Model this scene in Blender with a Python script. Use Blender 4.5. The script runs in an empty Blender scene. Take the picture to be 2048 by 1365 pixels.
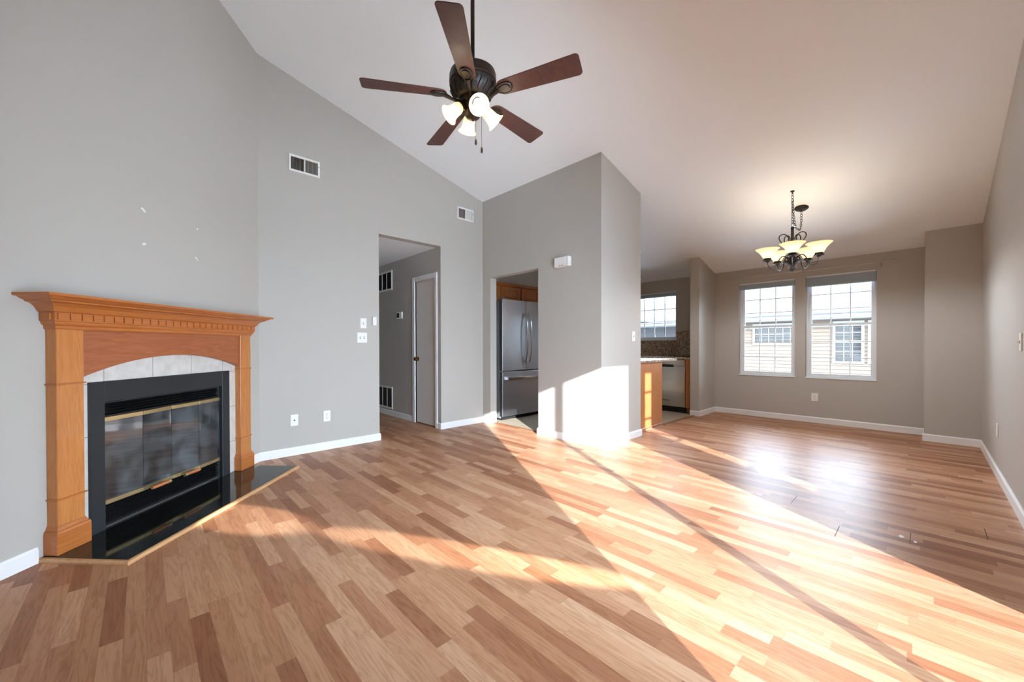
import bpy, bmesh, math, random
from mathutils import Vector, Matrix
C = bpy.context.scene
COL = C.collection
random.seed(4)
R = math.radians
SQ = math.sqrt(2)

# ------------------------------------------------------------------ camera
HC = 1.12
cam_d = bpy.data.cameras.new('camera')
cam_d.sensor_width = 36.0
cam_d.sensor_fit = 'HORIZONTAL'
cam_d.lens = 36.0 * 777.242 / 2048
cam_d.shift_x = (1024 - 984.0586) / 2048
cam_d.shift_y = (697.1515 - 682.5) / 2048
cam_d.clip_start = 0.02
cam = bpy.data.objects.new('camera', cam_d)
COL.objects.link(cam)
yaw, pit, rol = 0.8385059862, -0.0068842374, -0.0024700738
d_ = Vector((math.cos(yaw) * math.cos(pit), math.sin(yaw) * math.cos(pit), math.sin(pit)))
r_ = Vector((math.sin(yaw), -math.cos(yaw), 0))
u_ = r_.cross(d_)
r2 = r_ * math.cos(rol) + u_ * math.sin(rol)
u2 = -r_ * math.sin(rol) + u_ * math.cos(rol)
m3 = Matrix((r2, u2, -d_)).transposed()
cam.matrix_world = Matrix.Translation((0, 0, HC)) @ m3.to_4x4()
C.camera = cam

# ------------------------------------------------------------------ view, world, sun
C.view_settings.view_transform = 'Standard'
C.view_settings.look = 'None'
C.view_settings.gamma = 1
C.view_settings.use_curve_mapping = False
C.view_settings.exposure = 1.29
C.cycles.use_denoising = True
C.cycles.max_bounces = 14
C.cycles.diffuse_bounces = 8
C.cycles.glossy_bounces = 5
C.cycles.transmission_bounces = 6
C.cycles.transparent_max_bounces = 16
C.cycles.sample_clamp_indirect = 6
C.cycles.caustics_reflective = False
C.cycles.caustics_refractive = False

SKY = 11.0
w = bpy.data.worlds.new('world')
C.world = w
w.use_nodes = True
bg = w.node_tree.nodes['Background']
bg.inputs[0].default_value = (0.69, 0.84, 1.0, 1)
bg.inputs[1].default_value = SKY

SUN_HEAD, SUN_TAN = R(59.2), 0.341
sun_el = math.atan(SUN_TAN)
sd = Vector((math.cos(SUN_HEAD) * math.cos(sun_el), math.sin(SUN_HEAD) * math.cos(sun_el), -math.sin(sun_el)))
sl = bpy.data.lights.new('sun', 'SUN')
sl.energy = 8.0
sl.angle = R(0.5)
sl.color = (0.98, 0.965, 1.0)
so = bpy.data.objects.new('sun', sl)
COL.objects.link(so)
so.rotation_euler = sd.to_track_quat('-Z', 'Y').to_euler()
so.location = (-8, -12, 8)


def portal(name, loc, rz, sx, sz):
    l = bpy.data.lights.new(name, 'AREA')
    l.shape = 'RECTANGLE'
    l.size, l.size_y = sx, sz
    l.cycles.is_portal = True
    o = bpy.data.objects.new(name, l)
    COL.objects.link(o)
    o.location = loc
    # the portal faces into the room: local -Z points along heading rz
    o.rotation_euler = Vector((math.cos(rz), math.sin(rz), 0)).to_track_quat('-Z', 'Y').to_euler()


portal('sky_portal_patio', (1.715, -0.60, 1.02), R(90), 1.83, 2.03)
portal('sky_portal_side', (3.26, -0.60, 1.17), R(90), 0.27, 1.56)
portal('sky_portal_dining', (7.36, 1.644, 1.376), R(180), 0.73, 1.46)
portal('sky_portal_dining', (7.36, 0.79, 1.376), R(180), 0.74, 1.46)
portal('sky_portal_kitchen', (7.36, 3.45, 1.66), R(180), 0.9, 0.88)

# sunlight thrown back into the room by a window pane of the house next door
hd = Vector((-math.cos(SUN_HEAD), math.sin(SUN_HEAD), 0))
nn = Vector((math.sin(SUN_HEAD), math.cos(SUN_HEAD), 0))
S0 = -3.3


def glint(name, a, s_mid, ang_h, ang_v, power):
    """elliptic spot whose rays come from the mirrored sun direction"""
    src = nn * 1.90 + hd * S0 + Vector((0, 0, 1.27))
    tgt = nn * a + hd * s_mid
    l = bpy.data.lights.new(name, 'SPOT')
    l.spot_size = ang_v
    l.spot_blend = 0.25
    l.energy = power
    l.color = (1.0, 0.95, 0.88)
    l.shadow_soft_size = 0.03
    o = bpy.data.objects.new(name, l)
    COL.objects.link(o)
    o.location = src
    o.rotation_euler = (tgt - src).to_track_quat('-Z', 'Y').to_euler()
    o.scale = (ang_h / ang_v, 1, 1)


glint('sun_reflection_beam', 1.935, 0.62, R(3.4), R(8.2), 2000)
glint('sun_reflection_beam', 1.93, 2.25, R(4.0), R(2.3), 2900)


# ------------------------------------------------------------------ materials
def sr(r, g, b):
    f = lambda c: (c / 255 / 12.92) if c / 255 <= 0.04045 else ((c / 255 + 0.055) / 1.055) ** 2.4
    return (f(r), f(g), f(b), 1)


def mat(name, col, rough=0.6, metal=0.0, spec=0.5, coat=0.0):
    m = bpy.data.materials.new(name)
    m.use_nodes = True
    b = m.node_tree.nodes['Principled BSDF']
    b.inputs['Base Color'].default_value = col
    b.inputs['Roughness'].default_value = rough
    b.inputs['Metallic'].default_value = metal
    b.inputs['Specular IOR Level'].default_value = spec
    b.inputs['Coat Weight'].default_value = coat
    return m


class NT:
    def __init__(s, m):
        s.m = m
        s.t = m.node_tree
        s.b = s.t.nodes['Principled BSDF']

    def n(s, typ, **k):
        nd = s.t.nodes.new(typ)
        for a, v in k.items():
            setattr(nd, a, v)
        return nd

    def l(s, a, b):
        s.t.links.new(a, b)

    def math(s, op, a, b=None, c=None):
        nd = s.n('ShaderNodeMath', operation=op)
        for i, v in enumerate((a, b, c)):
            if v is None:
                continue
            if isinstance(v, (int, float)):
                nd.inputs[i].default_value = v
            else:
                s.l(v, nd.inputs[i])
        return nd.outputs[0]

    def coord(s, scale=(1, 1, 1), rot=(0, 0, 0)):
        tc = s.n('ShaderNodeTexCoord')
        mp = s.n('ShaderNodeMapping')
        mp.inputs['Scale'].default_value = scale
        mp.inputs['Rotation'].default_value = rot
        s.l(tc.outputs['Object'], mp.inputs[0])
        return mp.outputs[0]

    def noise(s, vec, scale=5, detail=4, rough=0.5, dist=0.0):
        nd = s.n('ShaderNodeTexNoise')
        nd.inputs['Scale'].default_value = scale
        nd.inputs['Detail'].default_value = detail
        nd.inputs['Roughness'].default_value = rough
        nd.inputs['Distortion'].default_value = dist
        s.l(vec, nd.inputs['Vector'])
        return nd.outputs[0]

    def ramp(s, f, stops):
        nd = s.n('ShaderNodeValToRGB')
        e = nd.color_ramp.elements
        while len(e) < len(stops):
            e.new(0.5)
        for el, (p, c) in zip(e, stops):
            el.position = p
            el.color = c
        s.l(f, nd.inputs[0])
        return nd.outputs[0]

    def mix(s, f, a, b, typ='MIX'):
        nd = s.n('ShaderNodeMix', data_type='RGBA', blend_type=typ)
        for sock, v in ((nd.inputs['Factor'], f), (nd.inputs['A'], a), (nd.inputs['B'], b)):
            if isinstance(v, (int, float)):
                sock.default_value = v
            elif isinstance(v, tuple):
                sock.default_value = v
            else:
                s.l(v, sock)
        return nd.outputs['Result']

    def bump(s, h, strength=0.1, dist=0.01):
        nd = s.n('ShaderNodeBump')
        nd.inputs['Strength'].default_value = strength
        nd.inputs['Distance'].default_value = dist
        s.l(h, nd.inputs['Height'])
        s.l(nd.outputs[0], s.b.inputs['Normal'])


def wall_paint(name, col):
    m = mat(name, col, 0.62, spec=0.3)
    k = NT(m)
    v = k.coord()
    k.bump(k.noise(v, 160, 3), 0.06, 0.002)
    return m


M = {}
M['wall'] = wall_paint('grey_wall_paint', sr(186, 182, 175))
M['ceil'] = wall_paint('white_ceiling_paint', sr(244, 249, 252))
M['trim'] = mat('white_trim_paint', sr(238, 239, 239), 0.35)
M['door'] = mat('white_door_paint', sr(226, 222, 216), 0.4)
M['plastic'] = mat('white_plastic', sr(236, 236, 232), 0.35)
M['slot'] = mat('dark_slot', sr(70, 68, 64), 0.6)
M['vinyl'] = mat('white_vinyl', sr(232, 238, 242), 0.35)
M['black'] = mat('black_metal', sr(38, 41, 44), 0.42, spec=0.4)
M['louver'] = mat('black_louver_metal', sr(16, 17, 18), 0.35)
M['brass'] = mat('brushed_brass', sr(196, 176, 132), 0.34, 0.9)
M['knob'] = mat('polished_brass', sr(178, 140, 78), 0.2, 1.0)
M['nickel'] = mat('satin_nickel', sr(190, 188, 182), 0.3, 0.9)
M['bronze'] = mat('oil_rubbed_bronze', sr(46, 38, 33), 0.42, 0.35)
M['iron'] = mat('dark_iron', sr(40, 37, 36), 0.6, 0.0, 0.25)
M['firebox'] = mat('firebox_lining', sr(66, 66, 64), 0.85)
M['grout'] = mat('tile_grout', sr(96, 92, 86), 0.9)
M['rubber'] = mat('black_rubber', sr(20, 20, 22), 0.7)
M['shade'] = mat('cellular_shade_fabric', sr(176, 190, 200), 0.8)
M['screen'] = mat('thermostat_screen', sr(52, 66, 72), 0.25)
M['bounce_deck'] = mat('pale_bounce_deck', sr(232, 231, 229), 0.8)  # pale tone of the added deck, bounces daylight up to the ceiling
M['ground'] = mat('pale_bounce_ground', sr(205, 207, 210), 0.95)  # ground lightened so it throws daylight up through the openings


def wood(name, dark, light, axis='x', rough=0.35, ring=9.0, coat=0.15):
    m = mat(name, light, rough, coat=coat)
    k = NT(m)
    sc = {'x': (1, 11, 11), 'z': (11, 11, 1), 'y': (11, 1, 11)}[axis]
    v = k.coord(sc)
    n1 = k.noise(v, 1.4, 3, 0.55, 0.6)
    n2 = k.noise(v, ring * 1.6, 5, 0.6, 0.2)
    wv = k.math('FRACT', k.math('MULTIPLY', n1, 7.0))
    wv = k.math('ABSOLUTE', k.math('SUBTRACT', wv, 0.5))
    f = k.math('ADD', k.math('MULTIPLY', wv, 0.5), k.math('MULTIPLY', n2, 0.75))
    col = k.ramp(f, [(0.15, dark), (0.80, light)])
    k.l(col, k.b.inputs['Base Color'])
    return m


M['cherry_v'] = wood('honey_cherry_wood_upright', sr(176, 104, 48), sr(206, 136, 74), 'z')
M['cherry_h'] = wood('honey_cherry_wood_along', sr(166, 92, 40), sr(194, 118, 58), 'x')
M['cherry_d'] = wood('red_cherry_veneer', sr(146, 80, 46), sr(176, 106, 66), 'x')
M['oak_v'] = wood('oak_cabinet_wood', sr(168, 104, 56), sr(196, 132, 80), 'z')
M['oak_c'] = wood('dark_oak_cabinet_wood', sr(150, 86, 40), sr(184, 112, 58), 'z')
M['trimwood'] = wood('tan_wood_moulding', sr(176, 128, 82), sr(206, 160, 112), 'x')
M['sill_wood'] = wood('brown_threshold_wood', sr(130, 82, 52), sr(160, 108, 72), 'x')
M['blade'] = wood('walnut_fan_blade', sr(52, 29, 25), sr(84, 47, 39), 'x', 0.5, coat=0.03)
M['handle_wood'] = wood('orange_wood_handle', sr(170, 92, 50), sr(206, 128, 80), 'x', 0.3)


def floor_mat():
    m = mat('three_strip_laminate', sr(190, 145, 108), 0.3, spec=0.13)
    k = NT(m)
    tc = k.n('ShaderNodeTexCoord')
    sp = k.n('ShaderNodeSeparateXYZ')
    k.l(tc.outputs['Object'], sp.inputs[0])
    X, Y = sp.outputs[0], sp.outputs[1]
    xs = k.math('DIVIDE', k.math('ADD', X, 20.0 + 0.012), 0.0665)
    row = k.math('FLOOR', xs)
    fx = k.math('SUBTRACT', xs, row)

    def wn(a, b=None):
        nd = k.n('ShaderNodeTexWhiteNoise', noise_dimensions='2D')
        cb = k.n('ShaderNodeCombineXYZ')
        k.l(a, cb.inputs[0])
        if b is not None:
            k.l(b, cb.inputs[1])
        k.l(cb.outputs[0], nd.inputs['Vector'])
        return nd.outputs['Value']

    r1 = wn(row)
    r2n = wn(k.math('ADD', row, 77.3))
    L = k.math('ADD', 0.36, k.math('MULTIPLY', r2n, 0.34))
    ys = k.math('ADD', k.math('DIVIDE', k.math('ADD', Y, 20.0), L), k.math('MULTIPLY', r1, 13.7))
    colid = k.math('FLOOR', ys)
    fy = k.math('MULTIPLY', k.math('SUBTRACT', ys, colid), L)
    rid = wn(row, colid)
    base = k.ramp(rid, [(0.0, sr(150, 100, 71)), (0.18, sr(168, 118, 87)), (0.5, sr(184, 136, 103)),
                        (0.8, sr(193, 147, 114)), (1.0, sr(201, 159, 127))])
    # grain
    cb = k.n('ShaderNodeCombineXYZ')
    k.l(k.math('MULTIPLY', X, 1.0), cb.inputs[0])
    k.l(k.math('ADD', k.math('MULTIPLY', Y, 0.09), k.math('MULTIPLY', rid, 37.0)), cb.inputs[1])
    k.l(k.math('MULTIPLY', rid, 91.0), cb.inputs[2])
    g1 = k.noise(cb.outputs[0], 26, 3, 0.5, 0.7)
    g2 = k.noise(cb.outputs[0], 190, 3, 0.65)
    rg = k.math('ABSOLUTE', k.math('SUBTRACT', k.math('FRACT', k.math('MULTIPLY', g1, 5.5)), 0.5))
    gf = k.math('ADD', k.math('MULTIPLY', rg, 0.8), k.math('MULTIPLY', g2, 0.75))
    gcol = k.ramp(gf, [(0.2, (0.74, 0.66, 0.60, 1)), (0.62, (1, 1, 1, 1)), (0.95, (1.07, 1.08, 1.09, 1))])
    col = k.mix(1.0, base, gcol, 'MULTIPLY')
    # knots
    cb2 = k.n('ShaderNodeCombineXYZ')
    k.l(k.math('MULTIPLY', X, 8.0), cb2.inputs[0])
    k.l(k.math('MULTIPLY', Y, 2.2), cb2.inputs[1])
    kn = k.noise(cb2.outputs[0], 1.5, 2, 0.5, 0.4)
    kf = k.ramp(kn, [(0.66, (0, 0, 0, 1)), (0.80, (1, 1, 1, 1))])
    col = k.mix(k.math('MULTIPLY', kf, 0.45), col, (0.20, 0.10, 0.05, 1))
    # joints
    ex = k.math('MINIMUM', fx, k.math('SUBTRACT', 1.0, fx))
    jx = k.math('LESS_THAN', ex, 0.013)
    jy = k.math('LESS_THAN', fy, 0.0017)
    j = k.math('MULTIPLY', k.math('MAXIMUM', jx, jy), 0.28)
    col = k.mix(j, col, (0.14, 0.075, 0.04, 1))
    k.l(col, k.b.inputs['Base Color'])
    k.l(k.math('ADD', 0.28, k.math('MULTIPLY', g2, 0.16)), k.b.inputs['Roughness'])
    return m


M['floor'] = floor_mat()


def granite(name, stops, scale, rough=0.18):
    m = mat(name, (0.3, 0.3, 0.3, 1), rough)
    k = NT(m)
    v = k.coord()
    vo = k.n('ShaderNodeTexVoronoi')
    vo.inputs['Scale'].default_value = scale
    k.l(v, vo.inputs['Vector'])
    wnz = k.n('ShaderNodeSeparateColor')
    k.l(vo.outputs['Color'], wnz.inputs[0])
    f = k.math('ADD', k.math('MULTIPLY', wnz.outputs[0], 0.7), k.math('MULTIPLY', k.noise(v, scale * 0.35, 4), 0.35))
    k.l(k.ramp(f, stops), k.b.inputs['Base Color'])
    return m


M['blackgranite'] = granite('black_speckled_granite', [(0.2, sr(8, 9, 9)), (0.72, sr(22, 24, 23)), (0.95, sr(74, 78, 72))], 260, 0.07)
M['granite'] = granite('tan_granite', [(0.12, sr(62, 52, 44)), (0.35, sr(132, 110, 84)), (0.6, sr(168, 146, 116)), (0.9, sr(206, 192, 170))], 75, 0.2)


def tile(name, col, sx, sy, off=(0, 0), grout=sr(120, 114, 106), axes=(0, 2), gw=0.003, rough=0.35):
    m = mat(name, col, rough)
    k = NT(m)
    tc = k.n('ShaderNodeTexCoord')
    sp = k.n('ShaderNodeSeparateXYZ')
    k.l(tc.outputs['Object'], sp.inputs[0])
    fs = []
    for ax, s_, o_ in ((axes[0], sx, off[0]), (axes[1], sy, off[1])):
        q = k.math('DIVIDE', k.math('ADD', sp.outputs[ax], 30 * s_ - o_), s_)
        fr = k.math('MULTIPLY', k.math('FRACT', q), s_)
        fs.append(k.math('LESS_THAN', fr, gw))
    j = k.math('MAXIMUM', fs[0], fs[1])
    v = k.coord()
    n = k.noise(v, 14, 5, 0.6)
    c0 = tuple(c * 0.82 for c in col[:3]) + (1,)
    c1 = k.ramp(n, [(0.3, c0), (0.65, col)])
    k.l(k.mix(j, c1, grout), k.b.inputs['Base Color'])
    return m


M['fptile'] = tile('pale_stone_tile', sr(214, 209, 202), 0.318, 0.305, (2.204 - 0.0015, 0.29), sr(92, 88, 84))
M['kfloor'] = tile('beige_floor_tile', sr(182, 170, 148), 0.33, 0.33, (0.1, 0.1), sr(140, 130, 112), (0, 1), 0.005, 0.4)


def steel(name, col, rough, axis):
    m = mat(name, col, rough, 1.0)
    k = NT(m)
    sc = {'x': (1, 60, 60), 'z': (60, 60, 1)}[axis]
    n = k.noise(k.coord(sc), 14, 3)
    k.l(k.math('ADD', rough - 0.05, k.math('MULTIPLY', n, 0.1)), k.b.inputs['Roughness'])
    k.l(k.ramp(n, [(0.3, tuple(c * 0.9 for c in col[:3]) + (1,)), (0.7, col)]), k.b.inputs['Base Color'])
    return m


M['steel'] = steel('brushed_steel', sr(196, 200, 206), 0.34, 'x')
M['steel_dw'] = steel('brushed_steel_front', sr(214, 208, 196), 0.24, 'z')
M['steel_h'] = mat('polished_steel', sr(214, 216, 220), 0.2, 1.0)
M['fridge_side'] = mat('grey_cabinet_side', sr(128, 130, 132), 0.4)


def clear_glass(name, tint=(1, 1, 1, 1), gloss=0.06, rough=0.0, ior=1.45):
    m = bpy.data.materials.new(name)
    m.use_nodes = True
    t = m.node_tree
    for nd in list(t.nodes):
        if nd.type == 'BSDF_PRINCIPLED':
            t.nodes.remove(nd)
    out = [n for n in t.nodes if n.type == 'OUTPUT_MATERIAL'][0]
    tr = t.nodes.new('ShaderNodeBsdfTransparent')
    tr.inputs[0].default_value = tint
    gl = t.nodes.new('ShaderNodeBsdfGlossy')
    gl.inputs['Roughness'].default_value = rough
    fr = t.nodes.new('ShaderNodeFresnel')
    fr.inputs[0].default_value = ior
    mx = t.nodes.new('ShaderNodeMixShader')
    mm = t.nodes.new('ShaderNodeMath')
    mm.operation = 'MULTIPLY_ADD'
    mm.inputs[1].default_value = 1.0
    mm.inputs[2].default_value = gloss
    t.links.new(fr.outputs[0], mm.inputs[0])
    t.links.new(mm.outputs[0], mx.inputs[0])
    t.links.new(tr.outputs[0], mx.inputs[1])
    t.links.new(gl.outputs[0], mx.inputs[2])
    t.links.new(mx.outputs[0], out.inputs[0])
    return m


M['pane'] = clear_glass('window_glass', (0.97, 0.985, 0.99, 1), 0.0)
M['pane_dim'] = clear_glass('dimmed_window_glass', (0.93, 0.945, 0.955, 1), 0.0)  # tint added to dim the view outside, no insect screen
M['smoked'] = clear_glass('smoked_fireplace_glass', (0.42, 0.45, 0.48, 1), 0.06, 0.03, 1.5)
_t = M['smoked'].node_tree
_o = [n for n in _t.nodes if n.type == 'OUTPUT_MATERIAL'][0]
_prev = _o.inputs[0].links[0].from_socket
_df = _t.nodes.new('ShaderNodeBsdfDiffuse')
_df.inputs[0].default_value = sr(150, 158, 162)
_tc = _t.nodes.new('ShaderNodeTexCoord')
_nz = _t.nodes.new('ShaderNodeTexNoise')
_nz.inputs['Scale'].default_value = 7.0
_nz.inputs['Detail'].default_value = 6.0
_t.links.new(_tc.outputs['Object'], _nz.inputs['Vector'])
_mr = _t.nodes.new('ShaderNodeMapRange')
for _i, _v in ((1, 0.4), (2, 0.75), (3, 0.05), (4, 0.30)):
    _mr.inputs[_i].default_value = _v
_t.links.new(_nz.outputs[0], _mr.inputs[0])
_mx = _t.nodes.new('ShaderNodeMixShader')
_t.links.new(_mr.outputs[0], _mx.inputs[0])
_t.links.new(_prev, _mx.inputs[1])
_t.links.new(_df.outputs[0], _mx.inputs[2])
_t.links.new(_mx.outputs[0], _o.inputs[0])


def lit_glass(name, col, e, diff):
    m = mat(name, diff, 0.35)
    b = m.node_tree.nodes['Principled BSDF']
    b.inputs['Emission Color'].default_value = col
    b.inputs['Emission Strength'].default_value = e
    return m


def marble_glass(name, e):
    m = mat(name, sr(238, 228, 205), 0.4)
    k = NT(m)
    n = k.noise(k.coord(), 22, 4, 0.6, 1.5)
    c = k.ramp(n, [(0.3, (1.0, 0.80, 0.50, 1)), (0.65, (1.0, 0.92, 0.74, 1))])
    k.l(c, k.b.inputs['Emission Color'])
    k.b.inputs['Emission Strength'].default_value = e
    tl_ = k.n('ShaderNodeBsdfTranslucent')
    tl_.inputs[0].default_value = sr(250, 236, 205)
    mx_ = k.n('ShaderNodeMixShader')
    mx_.inputs[0].default_value = 0.55
    k.l(k.b.outputs[0], mx_.inputs[1])
    k.l(tl_.outputs[0], mx_.inputs[2])
    o_ = [n_ for n_ in k.t.nodes if n_.type == 'OUTPUT_MATERIAL'][0]
    k.l(mx_.outputs[0], o_.inputs[0])
    return m


M['fanglass'] = marble_glass('frosted_amber_glass', 0.14)
M['chglass'] = marble_glass('marbled_alabaster_glass', 0.24)
M['bulb'] = lit_glass('glowing_bulb', (1.0, 0.93, 0.80, 1), 2.5, sr(255, 250, 240))


# ------------------------------------------------------------------ mesh builder
class MB:
    def __init__(s):
        s.v, s.f, s.sm = [], [], []

    def add(s, vs, fs, smooth=False, mx=None):
        o = len(s.v)
        for p in vs:
            p = Vector(p)
            s.v.append(mx @ p if mx else p)
        for f in fs:
            s.f.append([i + o for i in f])
            s.sm.append(smooth)
        return s

    def box(s, a, b, mx=None):
        x0, y0, z0 = a
        x1, y1, z1 = b
        vs = [(x0, y0, z0), (x1, y0, z0), (x1, y1, z0), (x0, y1, z0), (x0, y0, z1), (x1, y0, z1), (x1, y1, z1), (x0, y1, z1)]
        return s.add(vs, [(0, 3, 2, 1), (4, 5, 6, 7), (0, 1, 5, 4), (1, 2, 6, 5), (2, 3, 7, 6), (3, 0, 4, 7)], False, mx)

    def cbox(s, c, d, mx=None):
        return s.box([c[i] - d[i] / 2 for i in range(3)], [c[i] + d[i] / 2 for i in range(3)], mx)

    def prism(s, poly, z0, z1, plane='xy', mx=None, smooth=False):
        """extrude a 2-D polygon along the third axis"""
        n = len(poly)

        def p3(p, h):
            if plane == 'xy':
                return (p[0], p[1], h)
            if plane == 'xz':
                return (p[0], h, p[1])
            return (h, p[0], p[1])
        vs = [p3(p, z0) for p in poly] + [p3(p, z1) for p in poly]
        s.add(vs, [list(range(n))[::-1], [n + i for i in range(n)]], False, mx)
        o = len(s.v) - 2 * n
        for i in range(n):
            j = (i + 1) % n
            s.f.append([o + i, o + j, o + n + j, o + n + i])
            s.sm.append(smooth)
        return s

    def lathe(s, prof, seg=24, mx=None, smooth=True):
        o = len(s.v)
        vs, fs = [], []
        for (r, z) in prof:
            for k in range(seg):
                a = 2 * math.pi * k / seg
                vs.append((r * math.cos(a), r * math.sin(a), z))
        for i in range(len(prof) - 1):
            for k in range(seg):
                k2 = (k + 1) % seg
                fs.append((i * seg + k, i * seg + k2, (i + 1) * seg + k2, (i + 1) * seg + k))
        return s.add(vs, fs, smooth, mx)

    def tube(s, pts, r, seg=8, closed=False, mx=None, cap=True):
        P = [Vector(p) for p in pts]
        n = len(P)
        rs = r if isinstance(r, (list, tuple)) else [r] * n
        vs, fs = [], []
        up = None
        for i in range(n):
            a = P[(i - 1) % n] if (closed or i > 0) else P[i]
            b = P[(i + 1) % n] if (closed or i < n - 1) else P[i]
            t = (b - a).normalized()
            if up is None:
                up = t.orthogonal().normalized()
            else:
                up = (up - t * up.dot(t))
                up = up.normalized() if up.length > 1e-6 else t.orthogonal().normalized()
            sd_ = t.cross(up)
            for k in range(seg):
                an = 2 * math.pi * k / seg
                vs.append(P[i] + (up * math.cos(an) + sd_ * math.sin(an)) * rs[i])
        m = n if closed else n - 1
        for i in range(m):
            j = (i + 1) % n
            for k in range(seg):
                k2 = (k + 1) % seg
                fs.append((i * seg + k, i * seg + k2, j * seg + k2, j * seg + k))
        if cap and not closed:
            fs.append(tuple(range(seg))[::-1])
            fs.append(tuple((n - 1) * seg + k for k in range(seg)))
        return s.add(vs, fs, True, mx)

    def build(s, name, m, parent=None, bevel=0.0, seg=2, kind=None, label=None, ang=35):
        me = bpy.data.meshes.new(name)
        me.from_pydata([tuple(p) for p in s.v], [], s.f)
        me.polygons.foreach_set('use_smooth', s.sm)
        bm = bmesh.new()
        bm.from_mesh(me)
        bmesh.ops.recalc_face_normals(bm, faces=bm.faces)
        bm.to_mesh(me)
        bm.free()
        me.materials.append(m)
        if any(s.sm):
            me.set_sharp_from_angle(angle=R(ang))
        o = bpy.data.objects.new(name, me)
        COL.objects.link(o)
        if parent:
            o.parent = parent
        if bevel > 0:
            b = o.modifiers.new('bevel', 'BEVEL')
            b.width = bevel
            b.segments = seg
            b.limit_method = 'ANGLE'
            b.angle_limit = R(40)
        if kind:
            o['kind'] = kind
        if label:
            o['label'] = label
        return o


def thing(name, label, cat, loc=(0, 0, 0), rz=0.0, group=None):
    o = bpy.data.objects.new(name, None)
    o.empty_display_size = 0.1
    COL.objects.link(o)
    o.location = loc
    o.rotation_euler = (0, 0, rz)
    o['label'] = label
    o['category'] = cat
    if group:
        o['group'] = group
    return o


def sroot(name, loc=(0, 0, 0), rz=0.0, label=None, cat=None):
    o = bpy.data.objects.new(name, None)
    o.empty_display_size = 0.1
    COL.objects.link(o)
    o.location = loc
    o.rotation_euler = (0, 0, rz)
    o['kind'] = 'structure'
    if label:
        o['label'] = label
        o['category'] = cat
    return o


def tag(o, label, cat, group=None):
    o['label'] = label
    o['category'] = cat
    if group:
        o['group'] = group
    return o


def stru(o, label, cat):
    o['kind'] = 'structure'
    o['label'] = label
    o['category'] = cat
    return o


# facing rotations: local X runs to the right along the wall, local -Y faces the room
F_BACK, F_WEST, F_NORTH, F_DIAG = 0.0, R(-90), R(180), R(45)

# ------------------------------------------------------------------ room numbers
YA, XB, YC, XCE, XW = 4.323, 3.705, 2.345, 4.58, 7.182
YR, XP, XJ, X0 = -0.42, 6.764, 2.967, -1.0
DG = -3.482
TH = 0.116


def cz(x):
    return 4.166 - 0.256 * x


def wall_pieces(mb, a0, a1, top, ops, mapf, t0, t1):
    """mapf(a, t, z) -> point; ops = (a0, a1, z0, z1)"""
    cuts = sorted(set([a0, a1] + [o[0] for o in ops] + [o[1] for o in ops]))
    for p, q in zip(cuts, cuts[1:]):
        seg = [(0.0, None)]
        o = [x for x in ops if x[0] <= p + 1e-6 and x[1] >= q - 1e-6]
        spans = []
        z = 0.0
        for x in sorted(o, key=lambda e: e[2]):
            if x[2] > z:
                spans.append((z, x[2]))
            z = x[3]
        spans.append((z, None))
        for (za, zb) in spans:
            zp = top(p) if zb is None else zb
            zq = top(q) if zb is None else zb
            vs = [mapf(p, t0, za), mapf(q, t0, za), mapf(q, t1, za), mapf(p, t1, za),
                  mapf(p, t0, zp), mapf(q, t0, zq), mapf(q, t1, zq), mapf(p, t1, zp)]
            mb.add(vs, [(0, 3, 2, 1), (4, 5, 6, 7), (0, 1, 5, 4), (1, 2, 6, 5), (2, 3, 7, 6), (3, 0, 4, 7)])
    return mb


EX = 0.06
# floor and ceiling
stru(MB().box((-3.2, -0.57, -0.12), (XW + 0.15, 7.1, 0.0)).build('floor', M['floor']),
     'oak strip laminate floor of the living and dining room', 'floor')
flo = bpy.data.objects['floor']
for (x0_, x1_, y0_) in ((3.396, 3.595, 0.627), (2.997, 3.196, 0.346), (3.197, 3.396, 0.050), (3.596, 3.795, -0.248)):
    MB().box((x0_, y0_ - 0.0016, 0.0), (x1_, y0_ + 0.0016, 0.0006)).build('joint_gap', M['rubber'], flo, label='dark open end joint between floor planks')
for (x0_, y0_, w_) in ((3.285, 0.085, 0.022), (3.250, 0.030, 0.014)):
    MB().prism([(x0_ + w_ * (1 + 0.3 * math.sin(3 * t_)) * math.cos(t_), y0_ + 0.5 * w_ * math.sin(t_)) for t_ in [k_ * 0.628 for k_ in range(10)]], 0.0, 0.0007).build('filler_patch', M['plastic'], flo, label='pale filler smudge beside an open floor joint')
cp = [(-1.2, cz(-1.2)), (XW + 0.15, cz(XW + 0.15)), (XW + 0.15, cz(XW + 0.15) + 0.2), (-1.2, cz(-1.2) + 0.2)]
stru(MB().prism(cp, -0.57, 5.2, 'xz').build('ceiling', M['ceil']), 'white sloping cathedral ceiling over the whole room', 'ceiling')
stru(MB().box((1.9, YA + TH, 2.45), (XJ + TH, 7.1, 2.55)).build('ceiling_hall', M['ceil']), 'flat white ceiling of the hallway', 'ceiling')

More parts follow.
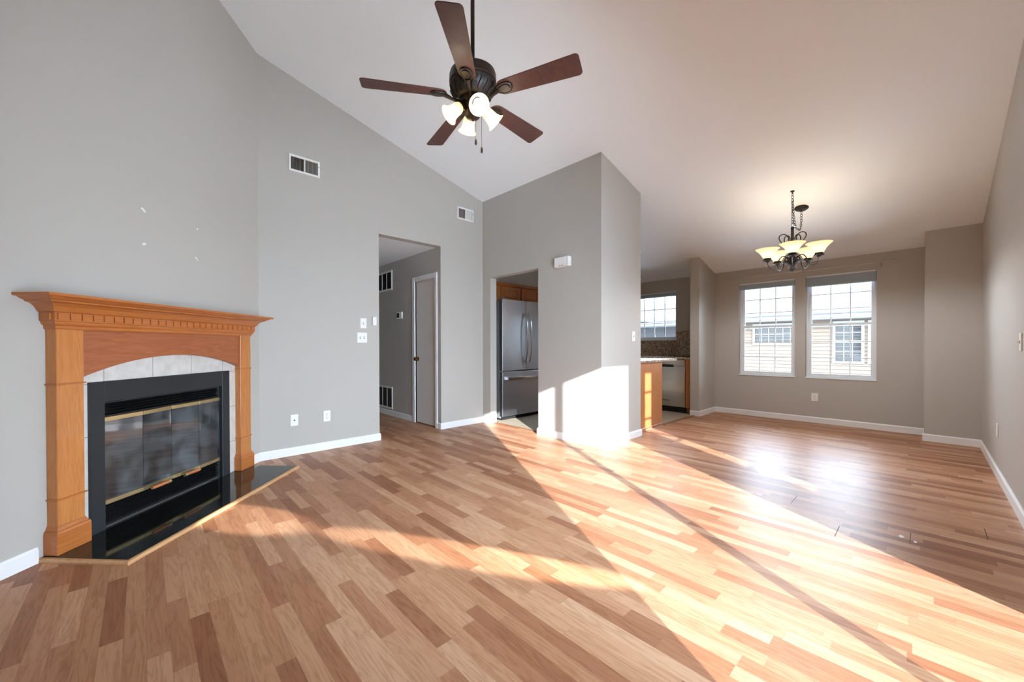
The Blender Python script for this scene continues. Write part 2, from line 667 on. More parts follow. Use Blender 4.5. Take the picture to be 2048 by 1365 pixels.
HALL = (2.087, XJ, 0.0, 2.45)
mb = wall_pieces(MB(), 0.70, XB, lambda x: cz(x) + EX, [HALL], lambda a, t, z: (a, t, z), YA, YA + TH)
stru(mb.build('wall_back', M['wall']), 'tall grey wall with the hallway opening', 'wall')
mb = wall_pieces(MB(), 2.345, 5.2, lambda y: cz(XB) + 0.03, [(3.25, 4.155, 0.0, 2.093)], lambda a, t, z: (t, a, z), XB, XB + TH)
wall_pieces(mb, XB + TH, XCE, lambda x: cz(x) + EX, [], lambda a, t, z: (a, t, z), YC, YC + TH)
stru(mb.build('wall_kitchen', M['wall']), 'grey corner wall with the doorway to the kitchen', 'wall')
mb = wall_pieces(MB(), 6.49, XW, lambda x: cz(x) + EX, [], lambda a, t, z: (a, t, z), 2.362, 2.496)
stru(mb.build('wall_wing', M['wall']), 'short grey wing wall between kitchen and dining area', 'wall')
W1 = (1.280, 2.008, 0.648, 2.105)
W2 = (0.421, 1.158, 0.648, 2.115)
WK = (2.998, 3.90, 1.222, 2.105)
mb = wall_pieces(MB(), -0.57, 5.2, lambda y: cz(XW) + 0.03, [W1, W2, WK], lambda a, t, z: (t, a, z), XW, XW + 0.15)
stru(mb.build('wall_window', M['wall']), 'grey wall with the dining windows and the kitchen window', 'wall')
mb = wall_pieces(MB(), XP, XW, lambda x: cz(x) + EX, [], lambda a, t, z: (a, t, z), YR, 0.0)
stru(mb.build('wall_pier', M['wall']), 'grey pier standing out in the right far corner', 'wall')
PD = (0.80, 2.63, 0.02, 2.03)
SW = (3.13, 3.39, 0.385, 1.95)
mb = wall_pieces(MB(), X0 - 0.15, XW, lambda x: cz(x) + EX, [PD, SW], lambda a, t, z: (a, t, z), YR - 0.15, YR)
stru(mb.build('wall_right', M['wall']), 'grey wall along the right side of the room', 'wall')
mb = wall_pieces(MB(), YR, 2.56, lambda y: cz(X0) + EX, [], lambda a, t, z: (t, a, z), X0 - 0.12, X0)
stru(mb.build('wall_rear', M['wall']), 'grey wall behind the camera', 'wall')
# diagonal fireplace wall, local u, -v
droot_loc, droot_rz = (DG / 2, -DG / 2, 0), F_DIAG
ua, ue = 3.651, 1.0


def dmap(a, t, z):
    return (a, t, z)


def dtop(u):
    x = (u * SQ + DG) / 2
    return cz(x) + EX


FB = (2.185, 3.14, 0.0, 0.80)
mb = wall_pieces(MB(), ue, ua + 0.06, dtop, [FB], dmap, 0.0, 0.12)
o = stru(mb.build('wall_left', M['wall']), 'grey diagonal wall behind the fireplace', 'wall')
o.location = droot_loc
o.rotation_euler = (0, 0, droot_rz)
# patched nail holes on the diagonal wall
for i, (u, z, s_) in enumerate(((2.476, 2.034, 1.2), (2.478, 1.804, 1.1), (2.918, 2.039, 0.7), (2.910, 1.804, 1.0))):
    p = MB()
    for k in range(4):
        a = random.uniform(0, 6.3)
        p.prism([(u + s_ * (0.007 * math.cos(t + a) + 0.006 * math.cos(a * 3 + k)) * 1.2, z + s_ * (0.005 * math.sin(t + a) + 0.007 * math.sin(a * 2 + k)))
                 for t in [j * 0.785 for j in range(8)]], -0.0012, 0.0, 'xz')
    po = p.build('wall_patch', M['trim'])
    po.location = droot_loc
    po.rotation_euler = (0, 0, droot_rz)
    tag(po, ('white filler patch on the diagonal wall, upper left of the four',
             'white filler patch on the diagonal wall, lower left of the four',
             'faint white filler patch on the diagonal wall, upper right of the four',
             'white filler patch on the diagonal wall, lower right of the four')[i], 'wall patch', 'filler patches above the mantel')

# hallway
mb = wall_pieces(MB(), YA + TH, 7.1, lambda y: 2.46, [(4.455, 4.972, 0.0, 2.052)], lambda a, t, z: (t, a, z), XJ, XJ + TH)
stru(mb.build('wall_hall_right', M['wall']), 'grey hallway wall with the closet door', 'wall')
stru(MB().box((2.087 - TH, YA + TH, 0), (2.087, 7.1, 2.46)).build('wall_hall_left', M['wall']), 'grey left wall of the hallway', 'wall')
stru(MB().box((2.087, 7.0, 0), (XJ, 7.1, 2.46)).build('wall_hall_end', M['wall']), 'grey end wall of the hallway', 'wall')
stru(MB().box((XJ + TH, 4.44, -0.01), (XJ + TH + 0.02, 5.0, 2.1)).build('wall_closet', M['wall']), 'closet backing', 'wall')
# kitchen
stru(MB().box((XB + TH, 5.0, 0), (XW, 5.1, 3.4)).build('wall_kitchen_back', M['wall']), 'grey back wall of the kitchen above the cabinets', 'wall')
kf = [(3.80, 3.25), (3.80, 4.155), (XB + TH, 4.155), (XB + TH, 5.0), (XW, 5.0), (XW, 2.496), (6.49, 2.496), (6.49, 2.45),
      (XCE, 2.45), (XCE, YC + TH), (XB + TH, YC + TH), (XB + TH, 3.25)]
stru(MB().prism(kf, 0.0, 0.004).build('floor_kitchen', M['kfloor']), 'beige square tile floor of the kitchen', 'floor')
stru(MB().box((5.44, 2.425, 0.0), (6.485, 2.475, 0.011)).build('trim_1', M['sill_wood'], bevel=0.004), 'brown wood threshold strip beside the kitchen tile', 'threshold')
stru(MB().box((3.775, 3.25, 0.0), (3.812, 4.155, 0.010)).build('trim_2', M['sill_wood'], bevel=0.004), 'brown wood threshold strip in the kitchen doorway', 'threshold')


# baseboards
def base(name, poly_pts, label):
    """swept profile along floor points (list of straight runs) ; interior on the left"""
    mbb = MB()
    hgt, t = 0.083, 0.013
    n = len(poly_pts)
    P = [Vector((p[0], p[1], 0)) for p in poly_pts]
    prof = [(0, 0), (t, 0), (t, hgt - 0.012), (t * 0.55, hgt - 0.003), (t * 0.4, hgt), (0, hgt)]
    rings = []
    for i in range(n):
        dirs = []
        if i > 0:
            dirs.append((P[i] - P[i - 1]).normalized())
        if i < n - 1:
            dirs.append((P[i + 1] - P[i]).normalized())
        nr = [Vector((-q.y, q.x, 0)) for q in dirs]
        if len(nr) == 2:
            b = (nr[0] + nr[1])
            b = b / (1 + nr[0].dot(nr[1]))
        else:
            b = nr[0]
        rings.append([P[i] + b * q[0] + Vector((0, 0, q[1])) for q in prof])
    k = len(prof)
    vs = [v for r in rings for v in r]
    fs = []
    for i in range(n - 1):
        for j in range(k):
            j2 = (j + 1) % k
            fs.append((i * k + j, i * k + j2, (i + 1) * k + j2, (i + 1) * k + j))
    fs += [tuple(range(k)), tuple((n - 1) * k + j for j in range(k))]
    mbb.add(vs, fs)
    return stru(mbb.build(name, M['trim']), label, 'baseboard')


def dpt(u, v=0.0):
    return ((u * SQ + DG + v * SQ) / 2, (u * SQ - DG - v * SQ) / 2)


base('baseboard_left', [dpt(1.875), dpt(ue + 0.1)][::1], 'white baseboard on the diagonal wall left of the hearth')
base('baseboard_back', [(2.087 - 0.0, YA + 0.11), (2.087, YA), (0.841, YA), dpt(3.45)], 'white baseboard between the hearth and the hallway')
base('baseboard_partition', [(XB, 4.155), (XB, YA), (XJ, YA), (XJ, 4.40)], 'white baseboard between the hallway and the kitchen doorway')
base('baseboard_kitchen', [(XCE + 0.0, YC + 0.1), (XCE, YC), (XB, YC), (XB, 3.25), (XB + 0.1, 3.25)], 'white baseboard round the grey corner wall')
base('baseboard_window', [(XW, 0.0), (XW, 2.362), (6.49, 2.362), (6.49, 2.496)], 'white baseboard under the dining windows')
base('baseboard_pier', [(XP, YR), (XP, 0.0), (XP + 0.3, 0.0)], 'white baseboard at the foot of the pier')
base('baseboard_right', [(2.70, YR), (XP, YR)], 'white baseboard along the right wall')
base('baseboard_hall', [(XJ, 5.06), (XJ, 7.0)], 'white baseboard in the hallway')

# ------------------------------------------------------------------ windows
def sash(root, name, x0, x1, z0, z1, y, fw, nx, nz, mt=0.011, depth=0.03):
    f = MB()
    f.box((x0, y, z0), (x0 + fw, y + depth, z1)).box((x1 - fw, y, z0), (x1, y + depth, z1))
    f.box((x0 + fw, y, z0), (x1 - fw, y + depth, z0 + fw)).box((x0 + fw, y, z1 - fw), (x1 - fw, y + depth, z1))
    fo = f.build(name, M['vinyl'], root, 0.002, 1)
    b = MB()
    ix0, ix1, iz0, iz1 = x0 + fw, x1 - fw, z0 + fw, z1 - fw
    for k in range(1, nx):
        xx = ix0 + (ix1 - ix0) * k / nx
        b.box((xx - mt / 2, y + 0.010, iz0), (xx + mt / 2, y + 0.020, iz1))
    for k in range(1, nz):
        zz = iz0 + (iz1 - iz0) * k / nz
        b.box((ix0, y + 0.0105, zz - mt / 2), (ix1, y + 0.0195, zz + mt / 2))
    if nx > 1 or nz > 1:
        b.build('muntin', M['vinyl'], fo)
    MB().box((ix0 - 0.004, y + 0.013, iz0 - 0.004), (ix1 + 0.004, y + 0.017, iz1 + 0.004)).build('pane', M['pane_dim'], fo)
    return fo


def double_hung(idx, y0, y1, z0, z1, zm, label):
    """opening on the window wall (faces -x); local x = y1 - y"""
    W = y1 - y0
    root = sroot('window_%d' % idx, (XW, y1, 0), F_WEST, label, 'window')
    fr = MB()
    d0, d1 = 0.062, 0.148
    t = 0.026
    fr.box((0, d0, z0), (t, d1, z1)).box((W - t, d0, z0), (W, d1, z1)).box((t, d0, z1 - t), (W - t, d1, z1)).box((t, d0, z0), (W - t, d1, z0 + t))
    fr.build('window_frame', M['vinyl'], root, 0.002, 1)
    sash(root, 'upper_sash', t, W - t, zm - 0.018, z1 - t, 0.108, 0.030, 3, 3)
    sash(root, 'lower_sash', t, W - t, z0 + t, zm + 0.020, 0.074, 0.032, 3, 3)
    MB().box((W * 0.5 - 0.03, 0.060, zm + 0.002), (W * 0.5 + 0.03, 0.074, zm + 0.016)).build('sash_lock', M['vinyl'], root, 0.002, 1)
    MB().box((-0.006, -0.012, z0 - 0.012), (W + 0.006, 0.062, z0 + 0.003)).build('sill', M['vinyl'], root, 0.003, 1)
    return root


double_hung(1, *W1, 1.405, 'left dining window, white double hung sash with grid bars')
double_hung(2, *W2, 1.404, 'right dining window, white double hung sash with grid bars')
# kitchen window
WKW = WK[1] - WK[0]
root = sroot('window_3', (XW, WK[1], 0), F_WEST, 'kitchen window above the granite backsplash', 'window')
fr = MB()
t = 0.03
fr.box((0, 0.055, WK[2]), (t, 0.148, WK[3])).box((WKW - t, 0.055, WK[2]), (WKW, 0.148, WK[3])).box((t, 0.055, WK[3] - t), (WKW - t, 0.148, WK[3])).box((t, 0.055, WK[2]), (WKW - t, 0.148, WK[2] + t))
fr.build('window_frame', M['vinyl'], root, 0.002, 1)
sash(root, 'sash', t, WKW - t, WK[2] + t, WK[3] - t, 0.085, 0.02, 4, 3, 0.012)
MB().box((-0.005, -0.010, WK[2] - 0.012), (WKW + 0.005, 0.055, WK[2] + 0.003)).build('sill', M['vinyl'], root, 0.003, 1)


def shade(y0, y1, z1, hgt, d, label):
    W = y1 - y0
    root = thing('window_shade', label, 'window shade', (XW, y1, z1), F_WEST, 'raised cellular shades')
    MB().box((0.003, d, -0.022), (W - 0.003, d + 0.045, -0.001)).build('head_rail', M['vinyl'], root, 0.003, 1, label='white head rail')
    st = MB()
    n = int((hgt - 0.04) / 0.007)
    zz = -0.022
    for k in range(n):
        h = (hgt - 0.04) / n
        st.prism([(d + 0.006, zz - k * h), (d + 0.040, zz - k * h), (d + 0.044, zz - (k + 0.5) * h), (d + 0.040, zz - (k + 1) * h), (d + 0.006, zz - (k + 1) * h), (d + 0.002, zz - (k + 0.5) * h)], 0.006, W - 0.006, 'yz')
    st.build('folded_fabric', M['shade'], root)
    MB().box((0.006, d + 0.002, -hgt), (W - 0.006, d + 0.044, -hgt + 0.018)).build('bottom_rail', M['shade'], root, 0.003, 1)


shade(W1[0], W1[1], W1[3], 0.10, 0.008, 'blue grey shade raised at the top of the left dining window')
shade(W2[0], W2[1], W2[3], 0.155, 0.008, 'blue grey shade raised at the top of the right dining window')
shade(WK[0], WK[1], WK[3], 0.085, 0.006, 'blue grey shade raised at the top of the kitchen window')

# curtain rod
root = thing('curtain_rod', 'satin nickel curtain rod mounted above the two dining windows', 'curtain rod', (XW, 2.175, 2.19), F_WEST)
RL = 1.90
MB().tube([(0, -0.075, 0), (RL, -0.075, 0)], 0.0085, 10).build('rod', M['nickel'], root)
for x in (0.0, RL):
    s_ = -1 if x == 0 else 1
    q = Matrix.Translation((x, -0.075, 0)) @ Matrix.Rotation(R(90) * s_, 4, 'Y')
    MB().lathe([(0.0, 0), (0.016, 0.002), (0.018, 0.012), (0.021, 0.016), (0.021, 0.045), (0.015, 0.052), (0, 0.054)], 16, q).build('finial', M['nickel'], root)
for x in (0.085, 0.99, 1.80):
    b = MB().tube([(x, -0.003, -0.012), (x, -0.06, -0.012), (x, -0.075, -0.014)], 0.006, 8)
    b.box((x - 0.010, -0.006, -0.045), (x + 0.010, 0.0, 0.02))
    b.box((x - 0.006, -0.086, -0.018), (x + 0.006, -0.064, -0.010))
    b.tube([(x, -0.088, -0.012), (x, -0.088, 0.014)], 0.005, 8)
    b.build('bracket', M['nickel'], root)

# patio door in the right wall, behind the frame of the photograph
root = sroot('door_2', (0, YR - 0.08, 0), 0, 'sliding glass patio door in the right wall', 'door')
f = MB()
for (x0, x1) in ((0.80, 0.812), (1.637, 1.687), (2.618, 2.63)):
    f.box((x0, -0.03, 0.02), (x1, 0.03, 2.03))
f.box((0.812, -0.03, 0.02), (2.618, 0.03, 0.05)).box((0.812, -0.03, 2.02), (2.618, 0.03, 2.03))
f.build('door_frame', M['vinyl'], root)
MB().box((0.812, -0.003, 0.05), (1.637, 0.003, 2.02)).build('pane', M['pane'], root)
MB().box((1.687, -0.003, 0.05), (2.618, 0.003, 2.02)).build('pane', M['pane'], root)
root = sroot('window_4', (0, YR - 0.13, 0), 0, 'narrow side window in the right wall', 'window')
f = MB()
f.box((3.13, -0.012, 0.385), (3.136, 0.012, 1.95)).box((3.384, -0.012, 0.385), (3.39, 0.012, 1.95))
for zz in (0.635, 0.987, 1.338, 1.69):
    f.box((3.136, -0.010, zz - 0.011), (3.384, 0.010, zz + 0.011))
f.build('window_frame', M['vinyl'], root)
MB().box((3.136, -0.002, 0.385), (3.384, 0.002, 1.95)).build('pane', M['pane'], root)

# ------------------------------------------------------------------ hallway door
root = sroot('door_1', (XJ, 4.972, 0), F_WEST, 'narrow white closet door in the hallway, closed', 'door')
MB().box((0.004, 0.012, 0.012), (0.513, 0.047, 2.047)).build('door_slab', M['door'], root, 0.003, 1)
cs = MB()
cs.box((-0.072, -0.016, 0), (-0.006, 0.0, 2.118)).box((0.523, -0.016, 0), (0.572, 0.0, 2.118)).box((-0.006, -0.016, 2.058), (0.523, 0.0, 2.118))
cs.box((-0.012, -0.010, 0), (0.0, 0.06, 2.058)).box((0.517, -0.010, 0), (0.529, 0.06, 2.058)).box((0, -0.010, 2.050), (0.517, 0.06, 2.062))
cs.build('casing', M['trim'], root, 0.004, 2)
q = Matrix.Translation((0.045, 0.012, 0.93)) @ Matrix.Rotation(R(90), 4, 'X')
MB().lathe([(0, 0), (0.031, 0), (0.031, 0.004), (0.014, 0.010), (0.011, 0.022), (0.020, 0.030), (0.028, 0.042), (0.028, 0.052), (0.019, 0.062), (0, 0.064)], 20, q).build('door_knob', M['knob'], root)
for z in (1.78, 0.282):
    h = MB().box((0.500, 0.004, z), (0.519, 0.013, z + 0.09))
    h.tube([(0.512, -0.002, z), (0.512, -0.002, z + 0.09)], 0.006, 8)
    h.build('hinge', M['plastic'], root)


# ------------------------------------------------------------------ grilles on walls
def grille(name, label, loc, rz, W, H, cols, nslat, vert, fmat, smat, back, tilt, frame=0.022, group=None, half=None):
    root = thing(name, label, 'air vent', loc, rz, group)
    f = MB()
    f.box((0, -0.012, 0), (frame, 0, H)).box((W - frame, -0.012, 0), (W, 0, H))
    f.box((frame, -0.012, 0), (W - frame, 0, frame)).box((frame, -0.012, H - frame), (W - frame, 0, H))
    cw = (W - 2 * frame) / cols
    bar = 0.012
    for k in range(1, cols):
        f.box((frame + cw * k - bar / 2, -0.010, frame), (frame + cw * k + bar / 2, -0.001, H - frame))
    f.build('vent_frame', fmat, root, 0.002, 1)
    MB().box((frame, -0.0015, frame), (W - frame, -0.0005, H - frame)).build('duct_opening', back, root)
    for k in range(cols):
        s = MB()
        a, b = frame + cw * k + bar / 2, frame + cw * (k + 1) - bar / 2
        for j in range(nslat):
            tt = tilt if half is None else half[k]
            if vert:
                xx = a + (b - a) * (j + 0.5) / nslat
                mx = Matrix.Translation((xx, -0.006, H / 2)) @ Matrix.Rotation(R(tt), 4, 'Z')
                s.cbox((0, 0, 0), (0.0012, 0.008, H - 2 * frame), mx)
            else:
                zz = frame + (H - 2 * frame) * (j + 0.5) / nslat
                mx = Matrix.Translation(((a + b) / 2, -0.006, zz)) @ Matrix.Rotation(R(tt), 4, 'X')
                s.cbox((0, 0, 0), (b - a, 0.008, 0.0012), mx)
        s.build('louver_bank', smat, root)
    return root


M['vent_dark'] = mat('duct_dark', sr(34, 30, 28), 0.9)
M['vent_slat'] = mat('grey_vent_slat', sr(150, 146, 138), 0.5)
M['vent_brown'] = mat('brown_vent_filter', sr(70, 62, 52), 0.9)
g = grille('wall_register', 'large white supply register high on the tall back wall above the mantel side', (1.113, YA, 2.909), F_BACK, 0.304, 0.172, 2, 9, True, M['plastic'], M['vent_slat'], M['vent_dark'], 0, 0.022, half=(20, 55))
MB().tube([(0.29, -0.020, 0.105), (0.29, -0.011, 0.112)], 0.003, 6).build('damper_lever', M['slot'], g)
g = grille('wall_register', 'small white supply register high on the back wall beside the dark corner', (3.243, YA, 2.879), F_BACK, 0.285, 0.172, 2, 9, True, M['plastic'], M['plastic'], M['vent_dark'], 0, 0.022, half=(-12, 78))
MB().tube([(0.272, -0.020, 0.105), (0.272, -0.011, 0.112)], 0.003, 6).build('damper_lever', M['slot'], g)
grille('return_grille', 'white framed return air grille high in the hallway', (XJ, 6.36, 2.015), F_WEST, 0.69, 0.318, 4, 14, False, M['plastic'], M['vent_brown'], M['vent_dark'], 35, 0.028)
grille('return_grille', 'white framed return air grille low in the hallway above the baseboard', (XJ, 6.36, 0.108), F_WEST, 0.69, 0.355, 4, 20, False, M['plastic'], M['vent_brown'], M['vent_brown'], 35, 0.026)


# ------------------------------------------------------------------ plates on walls
def plate_root(name, label, cat, loc, rz, W=0.075, H=0.117, group=None):
    r = thing(name, label, cat, loc, rz, group)
    MB().box((-W / 2, -0.006, -H / 2), (W / 2, 0, H / 2)).build('cover_plate', M['plastic'], r, 0.003, 2)
    return r


def outlet(label, loc, rz):
    r = plate_root('wall_outlet', label, 'outlet', loc, rz, group='duplex wall outlets')
    for s_ in (-1, 1):
        zc = s_ * 0.0195
        pol = [(0.0165 * math.cos(a) * 1.0, zc + 0.0145 * math.sin(a)) for a in [i * math.pi / 8 for i in range(16)]]
        rec = MB().prism(pol, -0.0085, -0.006, 'xz').build('receptacle', M['plastic'], r)
        sl_ = MB().box((-0.0085, -0.0091, zc - 0.001), (-0.006, -0.0084, zc + 0.009)).box((0.006, -0.0091, zc), (0.0085, -0.0084, zc + 0.008))
        sl_.cbox((0, -0.00875, zc - 0.008), (0.006, 0.0008, 0.005))
        sl_.build('slot', M['slot'], rec)
    MB().cbox((0, -0.0065, 0), (0.005, 0.002, 0.005)).build('screw', M['nickel'], r)


def switch(label, loc, rz, n=1, W=0.075):
    r = plate_root('light_switch', label, 'light switch', loc, rz, W)
    for k in range(n):
        x = (k - (n - 1) / 2) * 0.046
        MB().box((x - 0.0055, -0.0072, -0.012), (x + 0.0055, -0.0058, 0.012)).build('slot', M['slot'], r)
        mx = Matrix.Translation((x, -0.008, 0.003)) @ Matrix.Rotation(R(25), 4, 'X')
        MB().cbox((0, -0.004, 0), (0.009, 0.016, 0.010), mx).build('toggle', M['plastic'], r, 0.001, 1)


def cable(label, loc, rz):
    r = plate_root('cable_plate', label, 'cable outlet', loc, rz)
    q = Matrix.Translation((0, -0.006, 0)) @ Matrix.Rotation(R(90), 4, 'X')
    MB().lathe([(0, 0), (0.0075, 0), (0.0075, 0.004), (0.005, 0.004), (0.005, 0.012), (0, 0.012)], 12, q).build('coax_jack', M['slot'], r)


def blank(label, loc, rz):
    r = plate_root('blank_plate', label, 'wall plate', loc, rz)
    for z in (-0.042, 0.042):
        MB().cbox((0, -0.0065, z), (0.005, 0.002, 0.005)).build('screw', M['nickel'], r)


outlet('white duplex outlet on the back wall left of the hallway', (1.478, YA, 0.363), F_BACK)
cable('white cable outlet plate on the back wall nearest the fireplace', (1.153, YA, 0.359), F_BACK)
switch('white single switch plate on the back wall above the double one', (1.893, YA, 1.381), F_BACK)
switch('white double switch plate on the back wall left of the hallway', (1.877, YA, 1.216), F_BACK, 2, 0.117)
blank('white blank plate on the sunlit grey wall right of the kitchen doorway', (XB, 2.792, 0.373), F_WEST)
outlet('white outlet in the sun patch on the narrow end of the grey corner wall', (4.070, YC, 0.378), F_BACK)
switch('white switch plate on the narrow end of the grey corner wall', (4.397, YC, 1.229), F_BACK)
outlet('white duplex outlet on the dining wall below the windows', (XW, 1.051, 0.367), F_WEST)
blank('white wall plate low on the right wall near the pier', (5.40, YR, 0.39), F_NORTH)
switch('white switch plate at the right edge of the photo on the right wall', (4.225, YR, 1.135), F_NORTH)

r = thing('wall_sensor', 'small white boxed wall sensor beside the hallway edge', 'sensor', (2.020, YA, 1.41), F_BACK)
MB().box((-0.024, -0.026, -0.050), (0.024, 0, 0.050)).build('housing', M['plastic'], r, 0.004, 2)
MB().box((-0.012, -0.0275, 0.008), (0.012, -0.0255, 0.036)).build('button', M['trim'], r, 0.002, 1)
r = thing('thermostat', 'white thermostat with a dark screen on the hallway wall', 'thermostat', (XJ, 5.415, 1.59), F_WEST)
MB().box((-0.078, -0.028, -0.052), (0.078, 0, 0.052)).build('housing', M['plastic'], r, 0.006, 2)
MB().box((-0.066, -0.0295, -0.034), (0.012, -0.0275, 0.034)).build('display', M['screen'], r, label='dark display screen')
r = thing('door_chime', 'white door chime box high on the grey corner wall', 'door chime', (XB, 2.845, 2.102), F_WEST)
MB().box((-0.105, -0.058, -0.056), (0.105, 0, 0.056)).build('housing', M['plastic'], r, 0.006, 2)
MB().box((-0.092, -0.0605, -0.030), (0.062, -0.057, 0.046)).build('front_panel', M['trim'], r, 0.003, 1)
MB().box((-0.03, -0.0605, -0.049), (-0.008, -0.0575, -0.043)).box((0.004, -0.0605, -0.049), (0.026, -0.0575, -0.043)).build('sound_slot', M['slot'], r)

# ------------------------------------------------------------------ fireplace
fp = thing('fireplace', 'corner fireplace with honey coloured wood mantel, tile surround and black insert', 'fireplace', (droot_loc[0], droot_loc[1], 0), droot_rz)
HZ = 0.022
UL, UR_ = 1.921, 3.440
PV = 0.062


def fb(a, b):  # box from (u, v, z) where v is toward the room
    return (min(a[0], b[0]), -max(a[1], b[1]), a[2]), (max(a[0], b[0]), -min(a[1], b[1]), b[2])


# tile field
tf = MB()
tf.box(*fb((2.00, 0.001, HZ), (2.140, 0.012, 1.12))).box(*fb((3.20, 0.001, HZ), (3.36, 0.012, 1.12))).box(*fb((2.140, 0.001, 0.90), (3.20, 0.012, 1.12)))
tf.build('tile_surround', M['fptile'], fp, label='pale stone tiles')
# pilasters
for (a, b) in ((UL, 2.053), (3.308, UR_)):
    pl = MB().box(*fb((a, 0.0, 0.165), (b, PV, 1.222))).build('pilaster', M['cherry_v'], fp, 0.002, 1)
    for zc in (0.920, 0.308):
        bd = MB()
        bd.box(*fb((a - 0.007, 0.0, zc - 0.004), (b + 0.007, PV + 0.008, zc + 0.004)))
        bd.build('band_moulding', M['cherry_h'], pl, 0.0015, 1)
    pb = MB()
    pb.box(*fb((a - 0.018, 0.0, HZ), (b + 0.018, PV + 0.018, 0.130)))
    # bevelled cap of the plinth
    z0, z1, e0, e1 = 0.130, 0.168, 0.018, 0.002
    vs = [(a - e0, 0, z0), (b + e0, 0, z0), (b + e0, -PV - e0, z0), (a - e0, -PV - e0, z0), (a - e0, 0, z1), (b + e1, 0, z1), (b + e1, -PV - e1, z1), (a - e1, -PV - e1, z1)]
    vs[4] = (a - e1, 0, z1)
    zm = (z0 + z1) / 2
    for zz0, zz1, ee0, ee1 in ((z0, zm - 0.004, e0, e0 - 0.003), (zm - 0.004, z1, e0 - 0.007, e1)):
        vs = [(a - ee0, 0, zz0), (b + ee0, 0, zz0), (b + ee0, -PV - ee0, zz0), (a - ee0, -PV - ee0, zz0),
              (a - ee1, 0, zz1), (b + ee1, 0, zz1), (b + ee1, -PV - ee1, zz1), (a - ee1, -PV - ee1, zz1)]
        pb.add(vs, [(0, 1, 2, 3), (4, 5, 6, 7), (0, 1, 5, 4), (1, 2, 6, 5), (2, 3, 7, 6), (3, 0, 4, 7)])
    pb.build('plinth_block', M['cherry_h'], pl, 0.0015, 1)
# arched frieze
ar = [(2.053, 1.222), (2.053, 0.925)]
for i in range(25):
    t_ = i / 24
    u = 2.053 + (3.308 - 2.053) * t_
    x = (t_ - 0.5) * 2
    rad = 1.85
    hh = math.sqrt(rad * rad - (x * 0.6275) ** 2) - math.sqrt(rad * rad - 0.6275 ** 2)
    ar.append((u, 0.945 + hh * (1.060 - 0.945) / (rad - math.sqrt(rad * rad - 0.6275 ** 2))))
ar += [(3.308, 0.925), (3.308, 1.222)]
ar = [ar[0]] + ar[2:27] + [ar[-1]]
MB().prism(ar, -0.046, -0.013, 'xz').build('arched_frieze', M['cherry_d'], fp, 0.0015, 1, label='reddish arched frieze board')
# crown moulding swept round the breast: (offset e, z)
prof = [(-0.055, 1.212), (0.004, 1.212), (0.008, 1.218), (0.008, 1.230), (0.016, 1.238), (0.020, 1.246), (0.020, 1.252), (0.026, 1.256), (0.026, 1.300),
        (0.034, 1.305), (0.038, 1.312), (0.048, 1.330), (0.064, 1.344), (0.082, 1.350), (0.088, 1.352), (0.088, 1.358), (0.098, 1.361), (0.110, 1.368),
        (0.118, 1.374), (0.134, 1.376), (0.136, 1.380), (0.136, 1.390), (-0.055, 1.390)]
cr = MB()
vs, fs = [], []
for (e, z) in prof:
    a, b, v = UL - e, UR_ + e, PV + e
    vs += [(a, 0, z), (a, -v, z), (b, -v, z), (b, 0, z)]
for i in range(len(prof)):
    j = (i + 1) % len(prof)
    for k in range(3):
        fs.append((i * 4 + k, i * 4 + k + 1, j * 4 + k + 1, j * 4 + k))
cr.add(vs, fs)
cr.add([p for p in vs[0::4]], [tuple(range(len(prof)))])
cr.add([p for p in vs[3::4]], [tuple(range(len(prof)))])
crown = cr.build('mantel_shelf', M['cherry_h'], fp)
nd = 27
for k in range(nd):
    u = UL - 0.020 + (UR_ - UL + 0.040) * (k + 0.5) / nd
    MB().box(*fb((u - 0.0235, PV + 0.024, 1.262), (u + 0.0235, PV + 0.034, 1.296))).build('dentil', M['cherry_h'], crown)
for (e, side) in ((UL, -1), (UR_, 1)):
    for k in range(1):
        v = 0.022
        a, b = sorted((e + side * 0.024, e + side * 0.034))
        MB().box(*fb((a, v, 1.262), (b, v + 0.046, 1.296))).build('dentil', M['cherry_h'], crown)

# black insert
IL, IR_, IT = 2.193, 3.132, 0.787
OL, OR_, OT = 2.112, 3.216, 0.912
fm = MB()
fm.box(*fb((OL, 0.0, HZ), (IL, 0.030, OT))).box(*fb((IR_, 0.0, HZ), (OR_, 0.030, OT))).box(*fb((IL, 0.0, IT), (IR_, 0.030, OT)))
ins = fm.build('insert_frame', M['black'], fp, 0.002, 1, label='matt black metal frame')
fbx = MB()
d = 0.40
fbx.box((IL, 0.0, HZ), (IL + 0.01, d, IT)).box((IR_ - 0.01, 0.0, HZ), (IR_, d, IT)).box((IL, d - 0.01, HZ), (IR_, d, IT))
fbx.box((IL, 0, IT - 0.01), (IR_, d, IT)).box((IL, 0, HZ), (IR_, d, HZ + 0.01))
fbx.build('firebox', M['firebox'], fp)
# logs behind the glass
for (x0, y0, z0, x1, y1, z1, rr) in ((2.36, 0.22, 0.23, 2.95, 0.20, 0.25, 0.045), (2.50, 0.12, 0.22, 2.86, 0.16, 0.24, 0.04), (2.52, 0.17, 0.31, 2.82, 0.14, 0.36, 0.035)):
    MB().tube([(x0, y0, z0), ((x0 + x1) / 2, (y0 + y1) / 2 + 0.01, (z0 + z1) / 2 + 0.008), (x1, y1, z1)], [rr, rr * 1.08, rr * 0.9], 12).build('log', M['firebox'], fp)
MB().box((IL + 0.01, 0.04, HZ + 0.01), (IR_ - 0.01, d - 0.01, 0.178)).build('hearth_pan', M['louver'], fp)
lv = MB()
for k in range(5):
    zz = 0.712 + k * 0.0165
    mx = Matrix.Translation(((IL + IR_) / 2, 0.006, zz)) @ Matrix.Rotation(R(-35), 4, 'X')
    lv.cbox((0, 0, 0), (IR_ - IL, 0.022, 0.002), mx)
